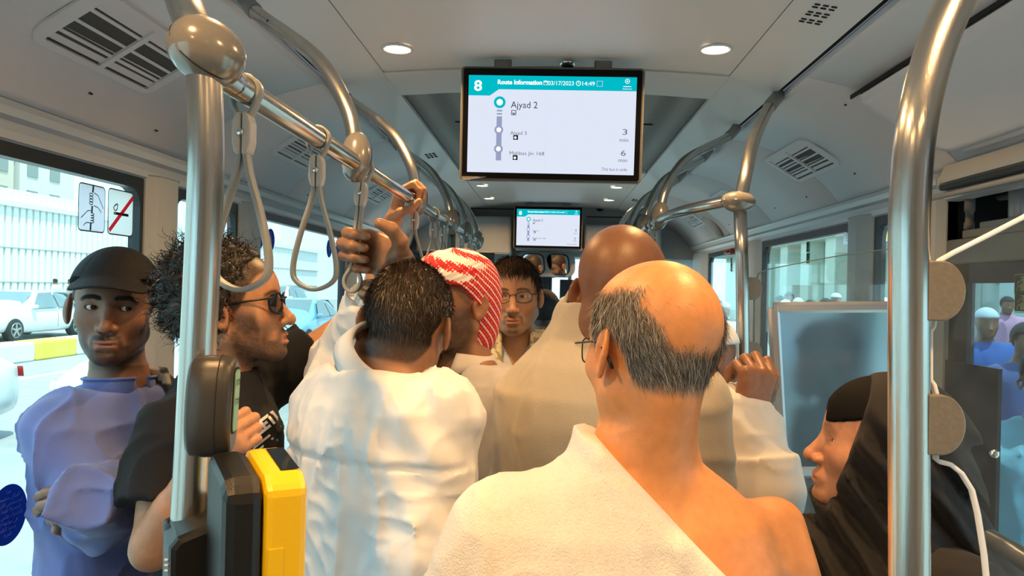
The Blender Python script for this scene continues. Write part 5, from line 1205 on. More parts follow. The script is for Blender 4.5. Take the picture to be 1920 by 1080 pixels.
class Person:
    T=arr([0,.03,.30,.50,.60,.67,.75,.85,.925,.965,.995,1.02,1.05])
    A=arr([.10,.10,.14,.182,.178,.168,.160,.172,.186,.182,.140,.085,.060])
    B=arr([.10,.10,.12,.130,.125,.120,.116,.122,.120,.105,.082,.066,.058])
    def __init__(s,label,head,feet,yaw,tone,width=1.,depth=1.,belly=0.,name='person',N=None,legs=True,zfloor=0.,group=None,back=0.):
        s.h=head; s.N=arr(N) if N is not None else head.world((0,-.052,-.178)); s.feet=arr((feet[0],feet[1],zfloor)); s.yaw=yaw; s.R=euler(yaw); s.w=width; s.dp=depth; s.belly=belly; s.tone=tone
        if N is not None: head.nend=tuple(head.loc((s.N+arr((0,0,-.03)))[None])[0])
        s.zs=s.N[2]-zfloor; s.sc=s.zs/1.44; s.arms={}; s.hands=[]; s.legs=legs; s.back=back; s.zf=zfloor
        s.root=thing(name,label,'person',s.feet,group); s.shd=.050
    def axis(s,z):
        t=sst((z-s.zf)/s.zs,.35,1.); return s.feet[None,:2]+(s.N[:2]-s.feet[:2])[None]*t[:,None]
    def tl(s,P):
        c=s.axis(P[:,2]); Q=np.stack([P[:,0]-c[:,0],P[:,1]-c[:,1],np.zeros(len(P))],1)@s.R; return Q[:,0],Q[:,1],(P[:,2]-s.zf)/s.zs
    def loft(s,P,off,tmin=.5,flare=None,ex=2.35):
        x,y,t=s.tl(P); a=np.interp(t,s.T,s.A)*s.w*s.sc**.5+off; b=np.interp(t,s.T,s.B)*s.dp*s.sc**.5+off
        if flare is not None: k=np.interp(t,flare[0],flare[1]); a=np.maximum(a,k*s.w); b=np.maximum(b,k*.72*s.dp)
        y=y-s.belly*np.exp(-((t-.70)/.12)**2)*.5+s.back*np.exp(-((t-.9)/.09)**2); b=b+s.belly*np.exp(-((t-.70)/.12)**2)*.5
        d=((np.abs(x)/a)**ex+(np.abs(y)/b)**ex)**(1/ex); d=(d-1)*np.minimum(a,b)
        d=np.maximum(d,(tmin-t)*s.zs); return np.maximum(d,(t-1.045)*s.zs)
    def shoulder(s,side): return s.N+s.R@arr((side*.170*s.w*s.sc**.5,.004,0))+arr((0,0,-s.shd*s.sc))
    def arm(s,side,elbow,wrist,sh=None):
        s.arms[side]=(s.shoulder(side) if sh is None else arr(sh),arr(elbow),arr(wrist)); return s
    def hand(s,side,fdir,back,thumb,**kw):
        c,n=hand_prims(s.arms[side][2],fdir,back,thumb,**kw); f,lo,hi=cones_field(c); s.hands.append((f,lo,hi,n)); return s
    def slope(s,k=1.):
        s.A=s.A.copy(); s.A[8:12]*=arr([1-.02*k,1-.14*k,1-.17*k,1-.08*k]); s.shd=.050+.030*k; return s
    def skin(s,P):
        d=s.h(P); d=smin(d,s.loft(P,-.012,.48),.035)
        for a,e,w in s.arms.values():
            q=smin(sd_cone(P,a,e,.047*s.sc,.037*s.sc),sd_cone(P,e,w,.039*s.sc,.0255*s.sc),.015); q=smin(q,sd_cone(P,e+(w-e)*.12,e+(w-e)*.45,.036*s.sc,.036*s.sc),.02); d=smin(d,q,.03)
        for f,lo,hi,n in s.hands: d=smin(d,f(P),.014)
        return d
    def build_body(s,h=.0032,tones=None,hh=.0028,bare=None,nail=True,rest=.011):
        """bare: extra (lo,hi,h) boxes where skin shows besides head and hands"""
        L=s.h; c=L.c; k=L.k; bxs=[(c-arr((.138,.138,.19))*k,c+arr((.138,.138,.135))*k,h)]
        for f,lo,hi,n in s.hands: bxs.append((lo,hi,hh))
        for b_ in bare or []: bxs.append(b_)
        lo=np.minimum(s.feet-arr((.32,.32,0)),s.N-.36); hi=np.maximum(s.feet+arr((.32,.32,0)),s.N+.36)
        for a,e,w in s.arms.values(): lo=np.minimum(lo,np.minimum(e,w)-.09); hi=np.maximum(hi,np.maximum(e,w)+.09)
        lo[2]=s.zf+.45*s.zs; hi[2]=max(hi[2],c[2]+.14)
        bxs.append((lo,hi,rest)); V,F_=multi_mesh(s.skin,bxs)
        col=np.tile(arr(s.tone),(len(V),1)); m=(np.abs(V-c)<.2).all(1)
        LL=L.loc(V[m]); cc=tones(LL) if tones else face_tones(LL,s.tone); fd=sst(LL[:,2],-.175,-.125)[:,None]; col[m]=cc*fd+arr(s.tone)*(1-fd); on=sst(-L(V[m]),-.022,-.010)[:,None]; col[m]=col[m]*on+arr(s.tone)*(1-on)
        for f,lo,hi,n in s.hands:
            m=((V>lo)&(V<hi)).all(1); hv=V[m]; cc=col[m]; n1=vnoise(hv*120); cc=cc*(.92+.16*n1)[:,None]
            for p,r in n:
                w=np.exp(-(((hv-p)**2).sum(1)/(r*r*.8))**2)*.55; cc=blend(cc,np.minimum(arr(s.tone)*1.5+.12,1),w)
            col[m]=cc
        s.bV,s.bF=V,F_
        s.body=np_mesh('body',V,F_,M_skin,s.root,col); L.eyes_obj(s.root); return s
    def sleeves(s,P,off,upto,k=.03,loose=0.,cuff=0.):
        """upto: 0..1 upper arm, 1..2 forearm"""
        d=np.full(len(P),1.)
        for side,(a,e,w) in s.arms.items():
            u=upto[side] if isinstance(upto,dict) else upto; sc=s.sc
            if u<=1:
                b=a+(e-a)*u; q=sd_cone(P,a,b,.052*sc+off,.048*sc+off+loose); ax=(b-a)/np.linalg.norm(b-a); q=np.maximum(q,(P-b)@ax)
            else:
                b=e+(w-e)*(u-1); q=sd_cone(P,a,e,.052*sc+off,.046*sc+off+loose*.6); ax=(b-e)/np.linalg.norm(b-e)
                r2=sd_cone(P,e,b+ax*.04,.045*sc+off+loose*.6,.031*sc+off+loose); r2=np.maximum(r2,(P-b)@ax); q=smin(q,r2,.02)
            # creases round the elbow
            t=(P-e); dist=np.sqrt((t*t).sum(1)); 
            if u>1: q=q+.005*np.sin(((t@((a-w)/np.linalg.norm(a-w)))*95)+3*vnoise(P*14))*np.exp(-(dist/.10)**2)
            d=smin(d,q,k)
        return d
    def wrinkle(s,P,amp,f=(16,16,5),seed=0.):
        x,y,t=s.tl(P); Q=np.stack([x,y,t*s.zs],1); Q=Q+.03*np.stack([vnoise(Q*9+seed),vnoise(Q*9+seed+7),vnoise(Q*9+seed+13)],1)
        return -amp*1.5*(ridge(Q*arr(f)*.8+seed)**4-.2)-amp*.8*(ridge(Q[:,[2,0,1]]*arr(f)*1.3+seed+5)**4-.2)
    def garment(s,name,field,m,h=.007,zcut=None,lo=None,hi=None,coarse=.016,cols=None,zlow=None,parent=None,ztop=None):
        P0=np.array([s.N,s.feet]+[q for a in s.arms.values() for q in a]); l=P0.min(0)-.30; u=P0.max(0)+.30; l[2]=s.zf if zlow is None else zlow; u[2]=max(s.N[2]+.12, max([q[2] for a in s.arms.values() for q in a]+[0])+.12)
        if ztop: u[2]=ztop
        if lo is not None: l=np.maximum(l,arr(lo))
        if hi is not None: u=np.minimum(u,arr(hi))
        zc=l[2] if zcut is None else zcut; bxs=[]
        t=l.copy(); t[2]=max(zc,l[2]); bxs.append((t,u,h))
        if zc>l[2]+.05: v=u.copy(); v[2]=zc+.03; bxs.append((l,v,coarse))
        V,F_=multi_mesh(field,bxs); return np_mesh(name,V,F_,m,parent or s.root,cols(V) if cols else None)
    def shirt(s,name,m,ttop=None,*,off=.014,upto=1.95,loose=.008,wr=.006,tmin=.50,h=.007,neck=.0,flare=None,seed=0.,zcut=None,cols=None,f=(16,16,5),vneck=0.,extra=None,ndrop=.0,**kw):
        def fld(P):
            d=s.loft(P,off,tmin,flare); tt=ttop or (1.028 if neck else 0)
            if tt: x_,y_,t_=s.tl(P); d=smax(d,(t_-tt)*s.zs,.012)
            d=smin(d,s.sleeves(P,off,upto,loose=loose),.04)
            d=d+s.wrinkle(P,wr,f,seed)
            if extra: d=extra(P,d)
            if neck:                      # open neckline round the neck
                ax=s.h.world((0,-.04,-.10)); d=smax(d,-sd_cone(P,s.N+arr((0,0,-.012-ndrop)),ax+arr((0,0,.08)),neck,neck),.01)
            if vneck:
                x,y,t=s.tl(P); v=np.abs(x)*2.0-(t*s.zs-(s.zs-vneck)); d=np.where(y>0,smax(d,-np.maximum(v,-(y-.01))*.4,.008),d)
            return d
        return s.garment(name,fld,m,h,zcut,cols=cols,**kw)
    def trousers(s,m,shoe=M_dark,name='trousers',z=.86):
        R=s.R; lo=s.feet-arr((.3,.3,0)); 
        def fld(P):
            d=None
            for g in (-1,1):
                hip=s.feet+R@arr((g*.088*s.w,0,0)); hip[2]=s.zf+.50*s.zs+.05; an=s.feet+R@arr((g*.10,0,0)); an[2]=s.zf+.07
                e=sd_cone(P,hip,an,.095*s.w,.06); d=e if d is None else smin(d,e,.02)
            return np.maximum(smin(d,s.loft(P,.006,.50)+0,.03),P[:,2]-(s.zf+.60*s.zs))
        u=s.feet+arr((.3,.3,0)); u[2]=s.zf+.62*s.zs; V,F_=mesh_field(fld,lo,u,.018); np_mesh(name,V,F_,m,s.root)
        s.shoes(shoe)
    def shoes(s,m=M_dark):
        for g in (-1,1):
            c=s.feet+s.R@arr((g*.10,.05,.045)); V,F_=mesh_field(lambda P: np.maximum(sd_ell((P-c)@s.R,arr((0,0,0)),(.048,.135,.055)),s.zf+.002-P[:,2]),c-.16,c+.16,.014); np_mesh('shoe',V,F_,m,s.root)
    def collar(s,name,m,r=(.066,.072),hgt=.036,fold=.02,gap=0.,drop=.0,front=.02,tilt=.25,thick=.0025,stand=.0):
        """stand collar with folded outer leaf round the neck"""
        n=44; ax=s.h.world((0,-.04,-.10))-s.N; ax/=np.linalg.norm(ax); ax=ax*.6+arr((0,0,1))*.4; ax/=np.linalg.norm(ax)
        fy=s.R@arr((0,1,0)); fy=fy-ax*(fy@ax); fy/=np.linalg.norm(fy); fx=np.cross(fy,ax); o=s.N+arr((0,0,.020-drop))
        rows=[(1.08,-.012,0),(1.0,hgt*.9,0),(1.02,hgt*1.0,0),(1.10,hgt*.95,0)]
        if fold: rows+=[(1.22,hgt*.35,.2),(1.30,-.004,.5)]
        V=[];Fc=[]
        for i in range(n+1):
            th=gap/2+(2*math.pi-gap)*i/n; c,sn=math.cos(th),math.sin(th)
            for q,z,fr in rows:
                fw=max(c,0)**3; V.append(o+fx*(r[0]*q*sn)+fy*(r[1]*q*c+front*fr*fw)+ax*(z-tilt*hgt*(1+c)*.5*(1.)-fold*fr*(.4+fw)))
        k=len(rows)
        for i in range(n):
            for j in range(k-1): Fc.append((i*k+j,i*k+j+1,(i+1)*k+j+1,(i+1)*k+j))
        ob=mesh_obj(name,V,Fc,m,s.root,True); md=ob.modifiers.new('thick','SOLIDIFY'); md.thickness=thick; md.offset=0; return ob
    def hair(s,fn,n,flow,length,width,cols,name='hair',rng=None,**kw):
        rng=rng or np.random.RandomState(5); L=s.h; m=(np.abs(s.bV-L.c)<.17*L.k).all(1); fm=m[s.bF].all(1); F_=s.bF[fm]
        P,N=surface_points(s.bV,F_,lambda q: fn(L.loc(q))*(L.cranium(L.loc(q))<.008),n,rng); fl=flow(L.loc(P))@L.R.T; cc=cols(L.loc(P),rng)
        return strands(name,P,N,fl,length*L.k,width,M_hair,s.root,rng,cols=cc,**kw)
    def shell(s,name,m,off,fn,h=.004,wr=None,cols=None,lo=(-.13,-.16,-.2),hi=(.13,.16,.17),extra=None):
        """cap, scarf or cropped hair: the head's own field grown by off and cut by fn(local)>0"""
        L=s.h
        def fld(P):
            q=L.loc(P); d=L.cranium(q)*1.; o=off(q) if callable(off) else off; d=(d-o)
            if wr: d=d+wr(q)
            if extra: d=extra(q,d)
            return np.maximum(d,-fn(q))*L.k
        R=L.R; cs=np.array([L.world((x,y,z)) for x in (lo[0],hi[0]) for y in (lo[1],hi[1]) for z in (lo[2],hi[2])]); V,F_=mesh_field(fld,cs.min(0),cs.max(0),h)
        return np_mesh(name,V,F_,m,s.root,cols(L.loc(V)) if cols else None)
def specs_glasses(p, kind='thin', m=None, lens=None, rx=.024, rz=.017, y=.092, zc=-.002, square=.5, ear=-.03, rim=.0011):
    L=p.h; g=bpy.data.objects.new('eyeglasses',None); C.objects.link(g); attach(g,p.root); m=m or M_wire; lens=lens or M_lensc
    WV=lambda q: Vector(L.world(q))
    for s in (-1,1):
        n=28; path=[]
        for k in range(n):
            t=2*math.pi*k/n; c,sn=math.cos(t),math.sin(t); c=math.copysign(abs(c)**square,c); sn=math.copysign(abs(sn)**square,sn)
            x=s*.0335+rx*c; path.append(WV((x,y-.35*(abs(x)-.02)**2/.04-.10*max(abs(x)-.035,0),zc+rz*sn)))
        b=bmesh.new(); tube(b,path,rim*L.k,6,closed=True); obj('rim',b,m,g,True)
        me=mesh_obj('lens',path,[tuple(range(n))],lens,g)
        b=bmesh.new(); hx=.0335+rx; tube(b,[WV((s*hx,y-.004,zc+rz*.55)),WV((s*(hx+.009),y-.012,zc+rz*.55)),WV((s*.076,.03,zc+.012)),WV((s*.0815,ear+.02,zc+.008)),WV((s*.083,ear,zc-.004)),WV((s*.082,ear-.014,zc-.022))],[.0011,.0014,.0014,.0016,.002,.002] if kind=='thin' else .0022,8); obj('temple',b,m,g,True)
    b=bmesh.new(); tube(b,catmull([WV((-.0105,y,zc+.006)),WV((0,y+.004,zc+.009)),WV((.0105,y,zc+.006))],4),rim*1.1,6); obj('bridge',b,m,g,True)
    return g
D=math.radians
SCALP=lambda hl=.062: (lambda L: sst(L[:,2]+.42*(-L[:,1])*0+ (hl*0), -1,-.5)*0)
def scalp_mask(front=.062, back=-.075, sideb=-.005):
    """hair-bearing part of the head: above a hairline that runs from the forehead over the ears to the nape"""
    def f(L):
        x,y,z=L.T; ax=np.abs(x)
        line=np.where(y>.0, sideb+(front-sideb)*sst(y,.012,.075)*(1-0*ax), back+(sideb-back)*sst(y,-.075,.0)*1.0)
        line=np.where((y>-.02)&(y<.03)&(ax>.055),np.maximum(line,-.03),line); earz=((y+.012)/.024)**2+((z+.012)/.036)**2
        w=sst(z-line,-.004,.006)*(earz>1.0); return w*(1-sst(ax,.0795,.083))
    return f
def tones_fn(base,**kw): return lambda L: face_tones(L,base,**kw)
DK=(.014,.010,.008)
def hcol(c,var=.35): return lambda L,r: arr(c)*(1-var+2*var*r.rand(len(L),1))
def rows(M_,*a): return M_
# fabrics
F_white=cloth('white_cotton',(.74,.74,.74),.75,.25,700); F_towel=None
# ---------------------------------------------------------------- man in towel, back to us
sk=(.60,.260,.098)
h=Head(W(1222,652,1.07),euler(D(26),D(-4),D(2)),1.02,full=1.06,neck=.97,eyes=.004,nend=(-.022,-.020,-.20))
p=Person('bald man with grey hair fringe and eyeglasses in a white towel, one shoulder bare',h,(.13,1.10),D(8),sk,width=1.19,depth=1.12,N=W(1202,896,1.085),back=.02).slope(.9)
p.arm(-1,W(850,1230,1.02),W(900,1500,1.12)).arm(1,W(1535,1250,1.0),W(1420,1520,1.03))
def fringe(L):
    x,y,z=L.T; ax=np.abs(x); base=scalp_mask(.07,-.062,-.002)(L); bk=-.008+.062*sst(ax,.028,.072)
    top=sst(z,.058,.082)*1.; crown=sst(z-bk,-.018,.016)*sst(-y,.045,.07); front=sst(y,.02,.05)*sst(z,.0,.03)
    return base*(1-np.clip(np.maximum(np.maximum(top,crown),front),0,1))
p.build_body(h=.003,tones=tones_fn(sk,scalp=lambda L: .55*fringe(L),scol=(.20,.15,.11),brows=.8,bcol=(.06,.05,.04)),bare=[(arr(p.N)-arr((.12,.2,.30)),arr(p.N)+arr((.33,.22,.13)),.0055)])
rng=np.random.RandomState(11)
def greyc(L,r): g=r.rand(len(L),1); b=arr((.10,.085,.07))*(.4+1.1*g); return np.where(r.rand(len(L),1)<.36,arr((.36,.34,.31))*(.7+.5*g),b)
p.hair(fringe,14000,lambda L: np.stack([L[:,0]*.3,-.06-0*L[:,1],-.10+0*L[:,2]],1),.0145,.00027,greyc,rng=rng,lift=.14,droop=.1,jitter=.3,segs=3)
p.hair(lambda L: .25*sst(L[:,2],.03,.06)*sst(-L[:,1],-.03,.05),110,lambda L: np.stack([L[:,0]*0+.02,-.05-0*L[:,1],0*L[:,2]-.02],1),.010,.00014,greyc,name='thin_hair',rng=rng,lift=.05)
specs_glasses(p,ear=-.022,rx=.025,rz=.018,y=.104,zc=-.006)
F_towel=mat('white_terry',(.66,.64,.60),.95,bump=.8,bscale=330,sheen=.4,noise=.06,nscale=150)
a_=PW(1108,828,.95); b_=PW(1352,1080,.93); dl=(b_-a_)/np.linalg.norm(b_-a_); nrm_=np.cross(dl,arr((0,1,0))); nrm_/=np.linalg.norm(nrm_); nrm_=nrm_*(-1 if nrm_[0]<0 else 1)   # points to the bare side
def towel_f(P):
    d=p.loft(P,.018,.30); a,e,w=p.arms[-1]; d=smin(d,sd_cone(P,a+arr((0,0,.0)),e,.068,.075),.06); d=smin(d,sd_cone(P,e,w,.075,.08),.05)
    d=smin(d,sd_cone(P,a+arr((.0,-.02,-.02)),(a+p.N)/2+arr((0,-.02,-.01)),.055,.05),.05)
    x,y,t=p.tl(P); Q=P-a_; u=Q@dl; v=Q@nrm_
    fold=.012*np.sin(v*62+2.5*vnoise(P*7)+u*6)*sst(-v,.02,.10)*sst(.93-t,0,.2)+.006*np.sin(v*120+u*14+3*vnoise(P*9))*sst(.9-t,0,.2)
    d=d+fold+p.wrinkle(P,.003,(20,20,7))
    hem=.0035*np.exp(-((v+.018)/.012)**2); d=d-hem
    return smax(d,v,.008)
p.garment('towel',towel_f,F_towel,h=.0055,zcut=1.0,zlow=.35)
p.trousers(mat('white_terry_low',(.7,.69,.66),.95),name='lower_towel')
PT=p
# ---------------------------------------------------------------- bald man in beige shirt
sk=(.19,.085,.042)
h=Head(W(1168,548,1.56),euler(D(-22),D(-8),D(0)),1.10,full=1.1,neck=1.25,eyes=.0,crown=.004)
p=Person('bald man seen from behind in a plain beige shirt beside the man in the towel',h,(.13,1.66),D(-24),sk,width=1.06,depth=1.12,belly=.02,N=W(1132,632,1.61),back=.03).slope(2.0)
p.arm(-1,W(978,1000,1.62),W(1010,1230,1.66),sh=W(1003,800,1.65)).arm(1,W(1305,980,1.56),W(1285,1230,1.62))
p.build_body(h=.0038,tones=tones_fn(sk,scalp=lambda L: .22*scalp_mask()(L),scol=(.10,.06,.04)))
F_beige=cloth('beige_linen',(.40,.36,.29),.85,.5,500)
p.shirt('shirt',F_beige,off=.022,upto=1.3,loose=.02,wr=.005,f=(9,9,3),h=.008,zcut=1.0)
p.collar('collar',F_beige,(.083,.088),.045,.0,tilt=.1,drop=-.012)
p.trousers(mat('grey_trousers',(.12,.12,.13),.8))
SD3=solve_d(682,xl,zl)
# ---------------------------------------------------------------- man in white shirt, arm up to the strap
sk=(.27,.140,.080)
h=Head(W(765,604,1.50),euler(D(-6),D(-6),D(7)),1.0,full=1.03,eyes=.0,ears=.001,neck=1.08)
p=Person('dark-haired man in white shirt gripping a grey strap with raised fist',h,(-.345,1.50),D(-38),sk,width=.92,depth=1.05,N=W(718,706,1.48))
FD,FB=(-.76,.56,.16),(.59,.80,0); WR=wrist_for(W(681,474,SD3-.011),FD,FB,1.2)
p.arm(-1,W(640,694,1.70),WR,sh=W(632,756,1.56)); p.arm(1,W(790,1060,1.34),W(780,1300,1.44))
p.hand(-1,FD,FB,-1,k=1.2,curls=((82,88,40),(84,90,42),(84,90,42),(84,90,44)),tpts=(WR+arr((.0,-.010,.008)),WR+arr((.006,-.034,.034)),WR+arr((-.008,-.052,.056)),WR+arr((-.030,-.060,.066))))
sm=scalp_mask(.06,-.078,-.012)
p.build_body(h=.0036,hh=.0024,tones=tones_fn(sk,scalp=lambda L: .92*sm(L),scol=DK,beard=.5))
rng=np.random.RandomState(4)
def shc(L,r): g=r.rand(len(L),1); return arr((.016,.011,.008))*(.5+g)+arr((.06,.036,.018))*(g**3)
p.hair(sm,13000,lambda L: np.stack([L[:,0]*.8+.01,-.04-.3*np.maximum(L[:,2],0),-.05+.9*np.maximum(L[:,2]-.05,0)],1),.0125,.00045,shc,rng=rng,lift=.30,jitter=.25,segs=3)
F_sw=cloth('white_shirt_poplin',(.70,.72,.74),.7,.15,900,crease=.7,cs=12.)
def seam(P,d):
    x,y,t=p.tl(P); d=d+np.where(y<0,.0035*np.exp(-((t-.905)/.004)**2),0)-np.where(y<0,.0025*sst(t,.904,.914),0)     # yoke seam across the back
    Q=P-arr(p.arms[1][0]); dd=Q@arr((.55,-.2,-.8)); e=np.exp(-((Q*Q).sum(1))/.06)
    return d+.006*np.sin(((Q@arr((.75,.1,.66)))*70)+2.5*vnoise(P*8))*e*sst(x,.02,.09)
p.shirt('shirt',F_sw,off=.018,upto={-1:1.64,1:1.95},loose=.012,wr=.006,f=(22,22,6),h=.0058,zcut=.95,extra=seam,seed=3.,neck=.064,ttop=1.010)
p.collar('collar',F_sw,(.071,.075),.036,.018,gap=.5,front=.03,tilt=.3,drop=-.012)
a,e,w=p.arms[-1]; ax=(w-e)/np.linalg.norm(w-e); c0=e+(w-e)*.48; c1=e+(w-e)*.70
V,F_=mesh_field(lambda P: np.maximum(np.abs(sd_cone(P,c0,c1+ax*.05,.052,.049))-.002,np.maximum((P-c1)@ax,(c0-P)@ax)),np.minimum(c0,c1)-.08,np.maximum(c0,c1)+.08,.0035); np_mesh('cuff',V,F_,F_sw,p.root)
# button-down tip on the collar
q=PW(806,733,1.40); b=bmesh.new(); lathe(b,[(.0052,0),(.0052,.002),(.003,.0026)],14,Matrix.Translation(q)@Matrix.Rotation(math.pi/2,4,'X')); obj('button',b,mat('dark_button',(.05,.05,.06),.3),p.root,True)
p.trousers(mat('dark_trousers',(.03,.03,.035),.8))
PS=p
# ---------------------------------------------------------------- man with red and white headscarf
sk=(.30,.150,.085)
h=Head(W(853,566,2.04),euler(D(132),D(-6),D(0)),1.10,full=1.04,neck=1.05)
p=Person('man in red and white checked headscarf and white robe facing the white-shirted man',h,(-.27,2.10),D(150),sk,width=1.08,N=W(868,690,2.075))
p.arm(-1,W(955,940,2.07),W(945,1120,1.98)).arm(1,W(760,960,2.16),W(790,1120,2.0))
p.build_body(h=.0036,tones=tones_fn(sk,beard=.92,bcol=(.035,.028,.022),stache=.8,scalp=lambda L: .5*scalp_mask(.055)(L),scol=(.05,.03,.02)),bare=[(arr(p.N)-arr((.09,.16,.16)),arr(p.N)+arr((.09,.09,.03)),.005)])
F_robe=cloth('white_robe_cream',(.62,.59,.56),.75,.2,800)
p.shirt('robe',F_robe,off=.020,upto=1.9,loose=.014,wr=.006,tmin=.06,flare=([0,.06,.5,.6],[.24,.24,.20,0]),h=.0068,zcut=1.05,neck=.064,vneck=.13,f=(13,13,4),seed=9.,ttop=1.010)
p.collar('collar',F_robe,(.072,.077),.036,.018,gap=.75,front=.025,drop=.004)
for k in range(5):
    q=arr(p.N)+p.R@arr((.012,.135*p.sc**.5,-.16-.075*k)); b=bmesh.new(); lathe(b,[(.006,0),(.006,.002),(.0035,.003)],14,Matrix.Translation(q)@Matrix.Rotation(p.yaw,4,'Z')@Matrix.Rotation(-math.pi/2,4,'X')); obj('button',b,mat('pearl_button',(.6,.58,.55),.25),p.root,True)
p.shoes()
# red and white weave
mk=bpy.data.materials.new('red_white_headscarf'); mk.use_nodes=True; nt=mk.node_tree; bs=nt.nodes['Principled BSDF']; bs.inputs['Roughness'].default_value=.85
ta=nt.nodes.new('ShaderNodeVertexColor'); ta.layer_name='tone'; sp_=nt.nodes.new('ShaderNodeSeparateColor'); nt.links.new(ta.outputs[0],sp_.inputs[0])
def mnode(op,a,b_=None,nt=nt):
    n=nt.nodes.new('ShaderNodeMath'); n.operation=op
    for i,v in enumerate((a,b_)):
        if v is None: continue
        if isinstance(v,(int,float)): n.inputs[i].default_value=v
        else: nt.links.new(v,n.inputs[i])
    return n.outputs[0]
u_,v_,f_=sp_.outputs; q=640.
su=mnode('SINE',mnode('MULTIPLY',u_,q)); sv=mnode('SINE',mnode('MULTIPLY',v_,q)); di=mnode('SINE',mnode('MULTIPLY',mnode('ADD',u_,v_),q*.5)); d2=mnode('SINE',mnode('MULTIPLY',mnode('SUBTRACT',u_,v_),q*1.5))
pat=mnode('ADD',mnode('ADD',mnode('MULTIPLY',su,sv),mnode('MULTIPLY',di,.55)),mnode('MULTIPLY',d2,.25))
st_=mnode('SINE',mnode('MULTIPLY',mnode('ADD',v_,mnode('MULTIPLY',u_,.3)),150.)); pat=mnode('ADD',pat,mnode('MULTIPLY',mnode('MULTIPLY',st_,f_),1.6)); pat=mnode('SUBTRACT',pat,mnode('SUBTRACT',.42,mnode('MULTIPLY',f_,.55)))
msk=mnode('GREATER_THAN',pat,0.); mxc=nt.nodes.new('ShaderNodeMix'); mxc.data_type='RGBA'; nt.links.new(msk,mxc.inputs[0]); mxc.inputs[6].default_value=(.50,.010,.018,1); mxc.inputs[7].default_value=(.74,.70,.66,1); nt.links.new(mxc.outputs[2],bs.inputs['Base Color'])
def scarf_cols(L):
    x,y,z=L.T; th=np.arctan2(x,-y-.01); u=th*.085; return np.stack([u+1,z+1,sst(z+.45*y,.052,.075)],1)
def kf_cut(q): 
    x,y,z=q.T; face=z-(.048-.062*sst(-y,-.055,.03)); back=np.maximum(face,0)*0
    drape=np.minimum(.02-y-.25*np.abs(x)*0, z+.125-.02*np.sin(x*60)); return np.maximum(face,np.minimum(-.018-y,z+.135))
def kf_extra(q,d):
    x,y,z=q.T
    roll=sd_cone(q,(-.05,.085,.060),(.05,.085,.062),.013,.013); 
    d=smin(d,sd_ell(q,arr((0,-.045,-.04)),(.072,.072,.11)),.03)
    for k in range(5): 
        a=.055+.013*k; d=d-.0035*np.exp(-((z+.30*(y+.02)-a+.004*np.sin(x*50+k))/.0045)**2)*sst(y,-.08,.0)
    return d
p.shell('headscarf',mk,lambda q: .013+.008*sst(q[:,1],.0,.07),kf_cut,h=.0034,wr=lambda q: .004*(ridge(q*arr((22,22,30)))-.5),cols=scarf_cols,extra=kf_extra,lo=(-.14,-.17,-.18),hi=(.14,.15,.18))
# ---------------------------------------------------------------- man with glasses facing us
sk=(.46,.240,.125)
h=Head(W(963,553,2.48),euler(D(181),D(-2),D(2)),1.04,full=1.08,neck=1.1,eyes=.0042,look=(.25,0),jaw=1.05)
p=Person('dark-haired man in thin eyeglasses facing backwards with cream patterned scarf',h,(-.10,2.52),D(185),sk,width=1.05)
p.arm(-1,W(1075,860,2.5),W(1040,1000,2.35)).arm(1,W(850,860,2.5),W(880,1000,2.35))
sm=scalp_mask(.062,-.08,-.008)
p.build_body(h=.0034,tones=tones_fn(sk,stache=.75,goatee=.7,beard=.25,brows=1.,bcol=(.02,.014,.010),scalp=sm,scol=DK))
rng=np.random.RandomState(8)
p.hair(sm,5200,lambda L: np.stack([L[:,0]*.5,.05+.4*L[:,1],-.05+.6*np.maximum(L[:,2]-.02,0)],1),.019,.0009,lambda L,r: arr((.045,.026,.015))*(.35+1.1*r.rand(len(L),1)),rng=rng,lift=.42,droop=.15,jitter=.22)
specs_glasses(p,rx=.0245,rz=.0165,y=.094,zc=-.004,square=.75)
p.shirt('shirt',cloth('pale_blue_shirt',(.50,.55,.58),.8),off=.016,upto=1.9,wr=.006,h=.010,coarse=.02,zcut=1.1,neck=.066,vneck=.06)
def gk_cols(V):
    q=V*arr((1,1,1)); u=(V[:,0]*1.2+V[:,2]*.7)*55; v=(V[:,2]*1.2-V[:,0]*.6)*55; n=np.abs(np.sin(u)+.0*v)*np.abs(np.sin(v)); w=(n<.16).astype(float)
    return arr((.74,.62,.36))[None]*(1-w[:,None]*.62)
def gscarf(P):
    x,y,t=p.tl(P); d=p.loft(P,.034,.80)+p.wrinkle(P,.008,(18,18,9),4.); d=np.maximum(d,-(np.abs(x+.0)-.045-.35*np.maximum(.98-t,0)*(y>0))); d=smin(d,np.abs(sd_cone(P,p.N+arr((0,0,-.01)),p.N+arr((0,0,.035)),.086,.080))-.012,.02) if False else d
    return np.maximum(d,-sd_cone(P,p.N+arr((0,0,-.06)),p.h.world((0,-.04,-.05)),.066,.066))
p.garment('scarf',gscarf,tone_mat('scarf_weave',.9,0,.5,400,.08,.3),h=.0065,zlow=p.N[2]-.30,cols=gk_cols)
p.trousers(mat('dark_trousers',(.03,.03,.035),.8))
